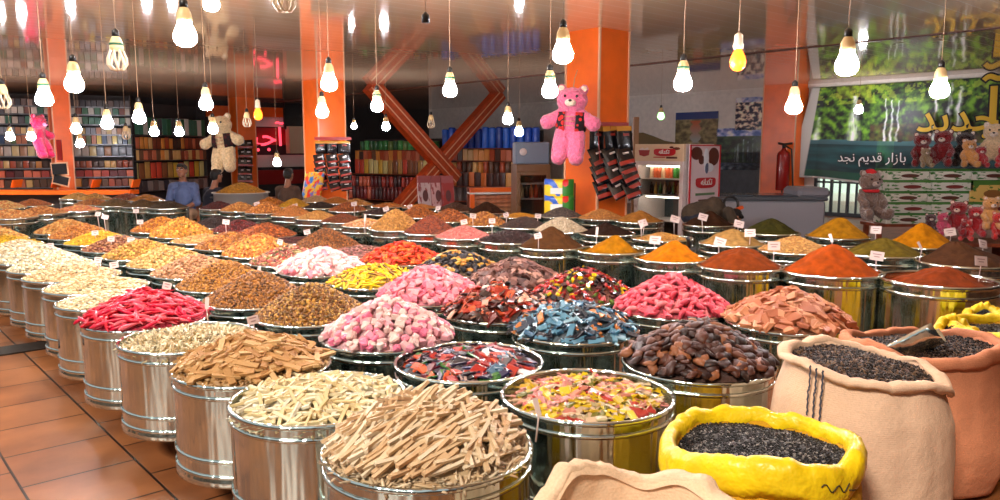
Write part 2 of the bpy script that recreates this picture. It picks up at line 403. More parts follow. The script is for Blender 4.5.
def grain_mesh(seed, n, size, R=.335, h=.16, p=1.25, jit=.3):
    r = np.random.default_rng(seed); V, Fc = ICO
    vs, fs = mound(R, h - .004, p, .006, seed, 14, 40)
    t = np.sqrt(r.random(n)) * .985; a = r.random(n) * 2 * PI; x, y = R * t * np.cos(a), R * t * np.sin(a)
    z = np.array([heap_z(i, j, R, h, p) for i, j in zip(x, y)]) + (r.random(n) - .35) * size[2] * 2.2
    S = np.array(size)[None] * (1 + jit * (r.random((n, 1)) - .5) * 2)
    q = r.normal(size=(n, 4)); q[:, 1:3] *= .55; q /= np.linalg.norm(q, axis=1)[:, None]
    w, i, j, k = q.T
    M = np.stack([np.stack([1 - 2 * (j * j + k * k), 2 * (i * j - k * w), 2 * (i * k + j * w)], -1), np.stack([2 * (i * j + k * w), 1 - 2 * (i * i + k * k), 2 * (j * k - i * w)], -1), np.stack([2 * (i * k - j * w), 2 * (j * k + i * w), 1 - 2 * (i * i + j * j)], -1)], 1)
    P = np.einsum('nab,nvb->nva', M, V[None] * S[:, None]) + np.stack([x, y, z], -1)[:, None]
    base = len(vs); allv = np.concatenate([np.array(vs), P.reshape(-1, 3)])
    Fg = (Fc[None] + (np.arange(n) * len(V))[:, None, None]).reshape(-1, 3) + base
    me = bpy.data.meshes.new('grain_heap'); me.from_pydata(allv.tolist(), [], [tuple(f) for f in fs] + [tuple(f) for f in Fg.tolist()])
    me.polygons.foreach_set('use_smooth', [True] * len(me.polygons)); me.materials.append(None); return me
GM = {'nut': [grain_mesh(s, 1700, (.0165, .0125, .0105)) for s in (1, 2)], 'seed': [grain_mesh(s, 3600, (.0125, .0072, .006)) for s in (3, 4)],
      'flake': [grain_mesh(s, 1700, (.026, .016, .006)) for s in (5, 6)], 'strip': [grain_mesh(7, 1300, (.042, .006, .005))], 'shred': [grain_mesh(8, 1300, (.042, .0065, .005), h=.05, p=2)]}
_gm = {}
HEAPS = []
def heap_obj(name, me, m, p, z, rz, scale, label, cat):
    o = link(name, me, None, (p.x, p.y, z), (0, 0, rz)); o.scale = scale
    o.material_slots[0].link = 'OBJECT'; o.material_slots[0].material = m
    tag(o, label, cat, None, 'stuff'); return o
def rich(c, k=.83, s=1.28):
    g = .3 * c[0] + .59 * c[1] + .11 * c[2]; return tuple(max(4, min(255, (g + (x - g) * s) * k)) for x in c)
def grains(p, R, z, h, phrase, cols, kind='nut', name='nut_heap', cat='nuts'):
    cols = [rich(c, .92) for c in cols]; cols = [tuple(k * .5 for k in cols[-1])] + [tuple(k * .84 for k in c) for c in cols] + [tuple(min(255, k * 1.0) for k in max(cols, key=sum))]; key = (kind, tuple(cols))
    if key not in _gm: _gm[key] = mat_random('grain_' + str(len(_gm)), cols, 'island', .5, interp='LINEAR')
    me = random.choice(GM[kind]); k = (R - .012) / .335
    return heap_obj(name, me, _gm[key], p, z, random.random() * 6.28, (k, k, h / (.05 if kind == 'shred' else .16)), 'heap of ' + phrase, cat)
def powder(p, R, z, h, phrase, col, seed, pw=1.15, skew=(0, 0), name='spice_heap', rough=.95):
    vs, fs = mound(R - .018, h, pw, .02, seed, 40, 96, .012, skew)
    m = mat('powder_%d' % seed, rich(col, .68, 1.12), rough, bump=(120, .5, .01), var=.14, vscale=18, spec=.1)
    o = MB().add(vs, fs).build(name, m, None, (p.x, p.y, z)); tag(o, 'cone shaped heap of ' + phrase if h > .15 else 'low heap of ' + phrase, 'spice', None, 'stuff'); return o
# loose sweets: each one an object, copies share a few meshes
def wrapped_mesh(sx, sy, sz, fan):
    b = MB().box((0, 0, 0), (sx, sy, sz), None, sz * .35)
    for s in (-1, 1):
        x0 = s * sx * .48; x1 = s * (sx * .5 + fan)
        b.add([(x0, -sy * .12, 0), (x0, sy * .12, 0), (x1, sy * .5, sz * .3), (x1, sy * .17, -sz * .3), (x1, -sy * .17, sz * .35), (x1, -sy * .5, -sz * .2), (x0, 0, sz * .2), (x0, 0, -sz * .2)],
              [(6, 1, 2, 3), (6, 3, 4), (6, 4, 5, 0), (7, 3, 2, 1), (7, 4, 3), (7, 0, 5, 4)], False)
    return b
def lump_mesh(sx, sy, sz, seed, bev=.16, nz=.22, smooth=False):
    b = MB().box((0, 0, 0), (sx, sy, sz), None, min(sx, sy, sz) * bev); off = Vector((seed * 5.1, seed, 2))
    b.v = [tuple(Vector(v) + Vector((noise.noise(Vector(v) * 40 + off) * sx, noise.noise(Vector(v) * 40 + off * 2) * sy, noise.noise(Vector(v) * 40 + off * 3) * sz)) * nz) for v in b.v]
    b.sm = [smooth] * len(b.sm); return b
def stick_mesh(L, w, h, bend):
    b = MB(); n = 5; vs = []; fs = []
    for i in range(n):
        t = i / (n - 1) - .5; zz = bend * (t * t * 4 - .5)
        for (u, k) in ((-1, -1), (1, -1), (1, 1), (-1, 1)): vs.append((t * L, u * w / 2 + zz * .6, k * h / 2 + zz))
    for i in range(n - 1):
        for k in range(4): l = (k + 1) % 4; fs.append((i * 4 + k, i * 4 + l, (i + 1) * 4 + l, (i + 1) * 4 + k))
    fs += [(3, 2, 1, 0), ((n - 1) * 4, (n - 1) * 4 + 1, (n - 1) * 4 + 2, (n - 1) * 4 + 3)]
    return b.add(vs, fs, False)
def chilli_mesh(L, r, bend):
    pts = [((t - .5) * L, bend * (t - .5) ** 2 * 4, bend * .4 * math.sin(t * 4)) for t in [k / 6 for k in range(7)]]
    b = MB().tube(pts, [r * .5, r, r * 1.05, r * .95, r * .75, r * .45, r * .12], 7); return b
def sweets(p, R, z, h, pw, count, meshes, name, label, cat, group, m, size, tilt=.45, yaw=None, lift=.5, bylen=False, rad=.97):
    mes = []
    for b in meshes:
        me = b.mesh(name, m); mes.append(me)
    src = [bpy.data.objects.new(name, me) for me in mes]
    for o in src: tag(o, label, cat, group)
    for i in range(count):
        t = math.sqrt((i + .5) / count) * rad; a = i * 2.39996 + random.uniform(-.15, .15)
        rr = (R - size * .35) * t; x, y = rr * math.cos(a), rr * math.sin(a)
        e = .004; Rm = R
        hz = heap_z(x, y, Rm, h, pw); gx = (heap_z(x + e, y, Rm, h, pw) - heap_z(x - e, y, Rm, h, pw)) / (2 * e); gy = (heap_z(x, y + e, Rm, h, pw) - heap_z(x, y - e, Rm, h, pw)) / (2 * e)
        nrm = Vector((-gx, -gy, 1)).normalized(); nrm = (nrm + Vector((random.gauss(0, tilt), random.gauss(0, tilt), 0)) * .6).normalized()
        yw = yaw(x, y) if yaw else random.random() * 6.28
        qq = nrm.to_track_quat('Z', 'Y') @ Quaternion((0, 0, 1), yw - 0)
        xd = Vector((math.cos(yw), math.sin(yw), 0)); xd = (xd - nrm * xd.dot(nrm)).normalized(); yd = nrm.cross(xd)
        qq = Matrix((xd, yd, nrm)).transposed().to_quaternion()
        k = min(len(src) - 1, int((t / rad) ** 2 * len(src) + random.uniform(-.4, .4))) if bylen else i % len(src); k = max(0, k)
        o = src[k].copy()
        COL.objects.link(o); o.rotation_mode = 'XYZ'; o.rotation_euler = qq.to_euler(); s = random.uniform(.85, 1.15); o.scale = (s, s, s)
        o.location = (p.x + x, p.y + y, z + hz + size * random.uniform(-.05, lift) * .3)
    for o in src: bpy.data.objects.remove(o)
def under(p, R, z, h, pw, label, name, cat, cols):
    vs, fs = mound(R - .014, max(.004, h - .006), pw, .008, len(HEAPS) + 40, 16, 40)
    c = tuple(sum(k[i] for k in cols) / len(cols) * .8 for i in range(3))
    o = MB().add(vs, fs).build(name, mat('under_' + name, c, .8, bump=(60, .8, .02), var=.3, vscale=30), None, (p.x, p.y, z)); tag(o, label, cat, None, 'stuff'); return o
M_ink = mat('card_ink', (150, 120, 116), .7); M_redink = M_ink
# ------------------------------------------------------------------ the rows of drums
ZR = .63
def chain(px, n, step=.735):
    pts = [at_z(x, y, ZR) for x, y in px]
    d = (pts[-1] - pts[-4]).normalized(); d = (d + R_ * 1.5).normalized()
    while len(pts) < n: pts.append(pts[-1] + d * step)
    return pts
rowA = chain([(428, 447), (320, 398), (253, 366), (190, 338), (147, 319), (115, 301), (97, 287), (73, 276), (55, 268), (36, 260)], 14)
rowB = chain([(587, 395), (469, 362), (388, 337), (313, 315), (258, 300), (226, 285), (197, 273), (170, 264), (143, 256), (120, 249)], 13)
rowC = chain([(698, 363), (575, 330), (500, 312), (430, 297), (376, 282), (322, 271), (290, 262), (260, 254)], 12)
rowD = chain([(787, 322), (671, 309), (583, 296), (516, 282), (458, 271), (402, 261), (362, 254), (327, 247)], 12)
M_sw = {}
def sweetmat(name, cols, rough=.4, coat=.2, bump=None): return mat_random('sweet_' + name, [rich(c, .86, 1.22) for c in cols], 'object', rough, bump, coat * .4, spec=.3)
def full_drum(p, phrase, R=DR, z=ZR): drum(p, R, z, phrase); HEAPS.append((p, phrase, z)); return p
WL = (255, 250, 240)
# --- row along the aisle
p = full_drum(rowA[0], 'long pale sesame coloured sticks')
c = [(246, 220, 184), (238, 206, 166), (250, 230, 200), (226, 190, 150)]
grains(p, DR, ZR - .004, .125, 'pale stick pieces under the long sticks on top', c, 'strip', 'stick_sweets', 'sweets')
sweets(p, DR, ZR + .014, .13, 1.5, 300, [stick_mesh(.30, .0125, .011, .004), stick_mesh(.27, .012, .012, -.003), stick_mesh(.20, .013, .011, .003), stick_mesh(.13, .013, .011, .003)], 'stick_sweet', 'long pale sesame coloured stick sweet in the front steel drum', 'sweet', 'long stick sweets in the front drum',
       sweetmat('stick', c, .6, 0, (60, .4, .01)), .05, .18, lambda x, y: (random.gauss(.85, .16) if x < .12 else random.gauss(1.6, .3) if random.random() < .6 else random.gauss(.6, .25)), 1.5, True, rad=.90)
p = full_drum(rowA[1], 'short ivory stick sweets')
c = [(250, 236, 200), (244, 222, 176), (252, 242, 216), (238, 214, 166)]
grains(p, DR, ZR - .035, .06, 'ivory stick pieces below the top layer', c, 'strip', 'ivory_sweets', 'sweets')
sweets(p, DR, ZR - .022, .065, 2, 300, [stick_mesh(.115, .013, .011, .004), stick_mesh(.09, .0135, .011, -.003), stick_mesh(.14, .012, .012, .002)], 'ivory_stick', 'short ivory stick sweet in the second drum along the aisle', 'sweet', 'short ivory stick sweets', sweetmat('ivory', c, .6, 0), .03, .35, None, 1.6, rad=.9)
p = full_drum(rowA[2], 'flat light brown stick sweets')
c = [(204, 162, 112), (190, 146, 96), (216, 178, 130), (178, 134, 88)]
grains(p, DR, ZR - .004, .125, 'light brown stick pieces below the top layer', c, 'flake', 'brown_stick_sweets', 'sweets')
sweets(p, DR, ZR + .01, .13, 1.5, 260, [stick_mesh(.12, .026, .012, .004), stick_mesh(.10, .03, .012, -.003), stick_mesh(.14, .022, .013, .002)], 'brown_stick', 'flat light brown stick sweet in a heaped aisle drum', 'sweet', 'flat light brown stick sweets', sweetmat('brownstick', c, .7, 0, (70, .5, .01)), .03, .3, None, 1.3, rad=.92)
p = full_drum(rowA[3], 'thin pale cream shreds below its rim')
grains(p, DR, ZR - .03, .045, 'thin pale cream shreds sunk below the drum rim', [(226, 200, 150), (242, 226, 186), (205, 172, 118), (246, 234, 200)], 'shred', 'shred_heap', 'shreds')
p = full_drum(rowA[4], 'long red and pink pods')
c = [(196, 22, 48), (222, 60, 84), (170, 14, 34), (232, 110, 120), (205, 30, 66)]
under(p, DR, ZR, .155, 1.3, 'red pods below the top layer of red and pink pods', 'red_pods', 'pods', c)
sweets(p, DR, ZR + .012, .155, 1.3, 270, [chilli_mesh(.13, .012, .02), chilli_mesh(.11, .013, -.015), chilli_mesh(.15, .011, .01)], 'red_pod', 'glossy red or pink pod heaped in an aisle drum', 'pod', 'red pods heaped in an aisle drum', sweetmat('pod', c, .35, .4), .035, .3, lambda x, y: random.gauss(.5, .6), 1)
A_far = [('pale cream seeds behind the red pods', [(238, 214, 168), (214, 178, 120), (246, 232, 200)], 'nut', .07), ('cream coloured nuts in the third drum behind the red pods', [(232, 204, 152), (205, 165, 105), (244, 226, 188)], 'nut', .08),
         ('beige nuts by the aisle near the embossed drum', [(226, 196, 150), (200, 160, 108), (240, 220, 180)], 'nut', .10), ('whitish nuts by the aisle', [(240, 224, 190), (216, 186, 138), (250, 240, 214)], 'nut', .13),
         ('bleached pale nuts beside the floor drain', [(244, 230, 196), (222, 196, 150), (250, 242, 220)], 'nut', .14), ('creamy white nuts at the far end of the aisle row', [(238, 216, 176), (214, 184, 140), (248, 236, 210)], 'nut', .12),
         ('straight yellow noodle strands', [(226, 180, 40), (240, 200, 60), (206, 156, 30)], 'strip', .10), ('pale orange nuts past the yellow noodles', [(226, 170, 90), (200, 130, 60), (240, 200, 130)], 'nut', .14), ('ginger coloured nuts farthest along the aisle', [(210, 140, 66), (180, 104, 44), (228, 170, 100)], 'nut', .14)]
for q, (ph, c, k, h) in zip(rowA[5:], A_far): full_drum(q, ph); grains(q, DR, ZR - .005, h, ph, c, k, 'noodle_heap' if k == 'strip' else 'nut_heap', 'noodles' if k == 'strip' else 'nuts')
# --- second row
p = full_drum(rowB[0], 'yellow and white wrapped toffees')
c = [(222, 186, 30), (206, 150, 132), (190, 156, 50), (214, 186, 156), (176, 70, 60), (214, 180, 50), (206, 140, 130), (110, 104, 30), (206, 186, 150), (220, 190, 40), (196, 130, 110)]
under(p, DR, ZR - .055, .06, 2, 'wrapped toffees below the top layer of yellow toffees', 'wrapped_toffees', 'sweets', [(150, 120, 60), (160, 130, 90)])
sweets(p, DR, ZR - .04, .06, 2, 230, [wrapped_mesh(.052, .036, .016, .03), wrapped_mesh(.046, .044, .014, .028), wrapped_mesh(.07, .032, .014, .03)], 'wrapped_toffee', 'twist wrapped toffee in yellow, white or pink paper in the open drum', 'sweet', 'yellow and white wrapped toffees', sweetmat('toffee', c, .3, .4), .03, .4, None, 1.3, rad=.84)
p = full_drum(rowB[1], 'mixed dark wrapped chocolates')
c = [(22, 16, 30), (24, 18, 34), (150, 32, 26), (22, 18, 26), (190, 84, 40), (120, 24, 34), (30, 24, 50), (60, 110, 50), (24, 20, 34), (206, 176, 166), (34, 30, 66), (170, 60, 44), (90, 24, 44), (80, 110, 130), (150, 34, 28), (36, 24, 30)]
under(p, DR, ZR - .05, .06, 2, 'wrapped chocolates below the mixed top layer', 'wrapped_chocolates', 'sweets', [(50, 30, 40), (60, 30, 30)])
sweets(p, DR, ZR - .035, .07, 2, 230, [wrapped_mesh(.062, .046, .012, .018), lump_mesh(.075, .055, .010, 3, .2, .12), wrapped_mesh(.085, .04, .011, .014)], 'wrapped_chocolate', 'glossy chocolate in a dark, red or bright wrapper in the low filled drum', 'sweet', 'mixed wrapped chocolates', sweetmat('choc', c, .28, .4), .03, .35, None, 1.3, rad=.84)
def cubes(p, phrase, lab, grp, name, c, h, cnt, sz, pw=1.35, thin=.75, nm='cube', coat=.1, rough=.5, z=ZR, yaw=None, meshes=None, tilt=.5, cat='sweet'):
    full_drum(p, phrase); under(p, DR, z, h, pw, 'lower layer of ' + phrase, name + '_pile', 'sweets', c)
    ms = meshes or [lump_mesh(sz, sz * .9, sz * thin, k + len(HEAPS), .16, .3) for k in range(3)]
    sweets(p, DR, z + .012, h, pw, cnt, ms, name, lab, cat, grp, sweetmat(name, c, rough, coat), sz, tilt, yaw, .9, rad=1.02)
cubes(rowB[2], 'pink and white nougat cubes nearest the open drums', 'pale pink and white sugar cube sweet in the tall heap next to the mixed chocolates', 'pink and white cube sweets', 'nougat_cube', [(236, 184, 184), (230, 150, 166), (240, 210, 200), (222, 122, 148), (238, 196, 190), (234, 170, 176), (238, 200, 192), (242, 216, 208)], .19, 300, .041)
B_far = [('golden brown seeds behind the pink cubes', [(120, 74, 30), (176, 122, 54), (84, 50, 22), (205, 160, 84)], 'seed', .19), ('bronze seeds with a steep peak', [(140, 88, 34), (190, 132, 52), (96, 58, 24)], 'seed', .19), ('amber seeds beside the red pods', [(170, 112, 40), (206, 150, 60), (120, 72, 28)], 'seed', .18),
         ('rosy tan nuts', [(190, 140, 100), (166, 112, 74), (208, 164, 124)], 'nut', .14), ('pale golden nuts', [(214, 172, 104), (190, 142, 74), (230, 196, 136)], 'nut', .15), ('yellowish brown nuts mixed with pale ones', [(196, 146, 66), (160, 106, 44), (220, 180, 100)], 'nut', .15),
         ('reddish brown pistachio shells', [(140, 80, 50), (110, 50, 40), (190, 140, 100)], 'nut', .13), ('bright yellow split peas', [(236, 186, 30), (216, 160, 20), (244, 206, 70)], 'seed', .13), ('orange brown nuts beyond the yellow peas', [(190, 120, 50), (160, 92, 36), (212, 150, 80)], 'nut', .15), ('sandy orange nuts by the far pillar', [(206, 146, 74), (180, 116, 52), (224, 176, 110)], 'nut', .15), ('light caramel nuts', [(204, 150, 84), (178, 120, 60), (222, 178, 116)], 'nut', .13), ('pale straw nuts', [(220, 180, 120), (196, 150, 90)], 'nut', .12)]
for q, (ph, c, k, h) in zip(rowB[3:], B_far): full_drum(q, ph); grains(q, DR, ZR, h, ph, c, k, 'seed_heap' if k == 'seed' else 'nut_heap', 'seeds' if k == 'seed' else 'nuts')
# --- third row
cubes(rowC[0], 'dark brown squares of date sweets', 'dark glossy brown square sweet in clear film in the heap beside the white sack', 'dark brown square sweets', 'date_square', [(58, 30, 22), (90, 52, 36), (38, 20, 15), (136, 88, 60), (68, 37, 27), (44, 22, 17), (80, 45, 32)], .18, 290, .064, 1.35, .3, coat=.1, rough=.5, meshes=[lump_mesh(.066, .052, .022, 61, .45, .4, True), lump_mesh(.058, .05, .026, 62, .45, .4, True), lump_mesh(.074, .046, .02, 63, .4, .4, True)])
cubes(rowC[1], 'blue wrapped toffees', 'blue wrapped toffee with orange ends in a heaped drum', 'blue wrapped toffees', 'blue_toffee', [(92, 132, 152), (58, 98, 124), (134, 164, 176), (24, 32, 44), (180, 116, 64), (100, 140, 158), (30, 30, 38), (46, 60, 74)], .14, 260, .04, 1.5, meshes=[wrapped_mesh(.066, .030, .012, .02), stick_mesh(.10, .030, .008, .008), wrapped_mesh(.06, .034, .012, .02)], coat=.4, rough=.28)
cubes(rowC[2], 'red and brown foil wrapped toffees', 'red or dark brown foil toffee in the heap behind the mixed chocolates', 'red and brown foil toffees', 'foil_toffee', [(136, 40, 24), (46, 20, 16), (180, 82, 48), (34, 16, 14), (150, 48, 30), (206, 156, 134), (92, 26, 18), (60, 24, 18)], .15, 250, .045, 1.5, meshes=[stick_mesh(.10, .036, .009, .010), wrapped_mesh(.065, .036, .012, .016), stick_mesh(.085, .042, .009, -.008)], coat=.4, rough=.28)
cubes(rowC[3], 'deep pink sugar cubes in the middle of the display', 'rose pink sugared lump in the heap behind the paler pink cubes', 'rose pink sugared lumps', 'rose_lump', [(220, 124, 138), (234, 164, 166), (204, 100, 118), (228, 142, 150)], .19, 280, .046)
cubes(rowC[4], 'thin yellow sliced strips', 'thin yellow strip sweet in the low heap between pink heaps', 'thin yellow strips', 'yellow_strip', [(238, 208, 30), (226, 180, 30), (120, 84, 30), (240, 220, 90), (200, 140, 70), (236, 200, 20)], .12, 290, .03, 1.6, meshes=[stick_mesh(.1, .013, .008, .006), stick_mesh(.12, .011, .008, -.006), stick_mesh(.08, .016, .008, .004)], tilt=.3, rough=.5)
cubes(rowC[5], 'pale pink and white lumps far down the row', 'pale pink lump in the heap beside the yellow strips', 'pale pink lumps', 'pink_lump', [(240, 176, 174), (246, 206, 198), (232, 140, 150), (250, 222, 212)], .17, 240, .05)
C_far = [('mixed red, green and cream dried bits', [(150, 30, 40), (206, 140, 120), (70, 20, 22), (120, 130, 50), (190, 60, 60), (226, 190, 150)], 'flake', .14), ('orange tan nuts beside the mixed red bits', [(206, 132, 52), (180, 104, 40), (226, 164, 84)], 'nut', .18), ('brown ochre nuts', [(166, 102, 40), (130, 76, 30), (196, 136, 66)], 'nut', .15), ('pale peach nuts lying flat', [(226, 180, 120), (206, 154, 92)], 'nut', .07), ('golden orange peaked nuts', [(216, 150, 60), (190, 120, 40), (234, 180, 90)], 'nut', .2), ('amber orange nuts in a rounded heap', [(190, 116, 30), (160, 90, 24), (212, 146, 50)], 'nut', .16), ('olive brown seeds', [(96, 76, 30), (70, 54, 22), (130, 104, 44)], 'seed', .14), ('dark brown seeds by the far pillar', [(70, 36, 20), (46, 24, 14)], 'seed', .14), ('pale nuts at the row end', [(210, 164, 100), (180, 130, 70)], 'nut', .12)]
for q, (ph, c, k, h) in zip(rowC[6:], C_far): full_drum(q, ph); grains(q, DR, ZR, h, ph, c, k, 'dried_mix_heap' if k == 'flake' else 'seed_heap' if k == 'seed' else 'nut_heap', 'dried mix' if k == 'flake' else 'seeds' if k == 'seed' else 'nuts')
# --- fourth row
cubes(rowD[0], 'peach brown sugared pillows', 'peach brown sugared pillow in the heap behind the white sack', 'peach brown sugared pillows', 'peach_pillow', [(214, 148, 108), (190, 120, 84), (228, 170, 132), (176, 108, 76)], .17, 300, .066, 1.25, .34)
cubes(rowD[1], 'bright pink oblong sweets', 'bright pink oblong sweet in the tall heap before the turmeric drum', 'bright pink oblong sweets', 'pink_oblong', [(224, 96, 108), (204, 66, 82), (238, 140, 142), (214, 84, 100)], .2, 280, .05, 1.25, meshes=[lump_mesh(.08, .034, .022, 5, .3, .35), lump_mesh(.066, .04, .022, 6, .3, .35), chilli_mesh(.085, .016, .014)], tilt=.4)
cubes(rowD[2], 'small multicoloured foil sweets', 'small dark, red, yellow or green foil sweet in the mixed heap', 'small multicoloured foil sweets', 'foil_sweet', [(60, 20, 22), (150, 34, 30), (34, 16, 18), (214, 180, 40), (110, 30, 30), (90, 110, 50), (190, 90, 90), (24, 14, 16), (196, 60, 40)], .18, 300, .03, 1.4, meshes=[wrapped_mesh(.034, .022, .018, .014), lump_mesh(.036, .03, .018, 8), wrapped_mesh(.04, .02, .016, .012)], coat=.5, rough=.25)
cubes(rowD[3], 'dusty brown chocolate chunks', 'dusty mauve brown chocolate chunk in the heap below the spice drums', 'dusty brown chocolate chunks', 'chocolate_chunk', [(132, 92, 82), (94, 60, 50), (168, 128, 114), (70, 42, 36), (110, 74, 66)], .15, 240, .055, 1.5, .4)
cubes(rowD[4], 'black and yellow striped sweets', 'small black or tan yellow sweet in the speckled heap', 'black and yellow sweets', 'striped_sweet', [(24, 20, 24), (206, 164, 80), (30, 24, 26), (40, 30, 34), (180, 130, 60), (20, 16, 20)], .15, 250, .042, 1.5, .6, coat=.3)
cubes(rowD[5], 'orange dried fruit slices', 'orange dried fruit slice in the heap beside the speckled black heap', 'orange dried fruit slices', 'fruit_slice', [(224, 86, 32), (200, 62, 24), (238, 120, 56), (184, 50, 24)], .15, 250, .05, 1.4, meshes=[lump_mesh(.08, .028, .014, 9), chilli_mesh(.085, .013, .018), lump_mesh(.065, .034, .014, 11)], cat='fruit')
D_far = [('maroon and pink dried petals', [(120, 56, 50), (190, 140, 130), (80, 30, 30), (80, 84, 40), (150, 80, 76)], 'flake', .08), ('chestnut brown seeds in a round heap', [(124, 74, 28), (90, 50, 20), (160, 104, 44)], 'seed', .19), ('dark maroon berries in a shallow fill', [(66, 24, 22), (40, 16, 16), (96, 44, 40)], 'nut', .04), ('rust brown nuts', [(160, 84, 36), (126, 62, 26), (190, 112, 56)], 'nut', .14), ('dark red berries', [(96, 20, 16), (66, 12, 12), (120, 34, 26)], 'nut', .13), ('blackish brown seeds', [(48, 24, 16), (32, 16, 12)], 'seed', .14), ('very dark raisins', [(40, 20, 14), (58, 30, 20)], 'nut', .12), ('red brown raisins', [(110, 44, 20), (84, 30, 14), (136, 62, 30)], 'nut', .13), ('dark umber seeds', [(54, 30, 18), (36, 20, 14)], 'seed', .1), ('mustard green seeds', [(110, 84, 24), (84, 64, 20), (140, 108, 36)], 'seed', .14), ('deep brown beans', [(60, 32, 18), (40, 22, 14)], 'nut', .12)]
for q, (ph, c, k, h) in zip(rowD[6:], D_far): full_drum(q, ph); grains(q, DR, ZR, h, ph, c, k, 'petal_heap' if k == 'flake' else 'seed_heap' if k == 'seed' else 'berry_heap', 'dried petals' if k == 'flake' else 'seeds' if k == 'seed' else 'berries')
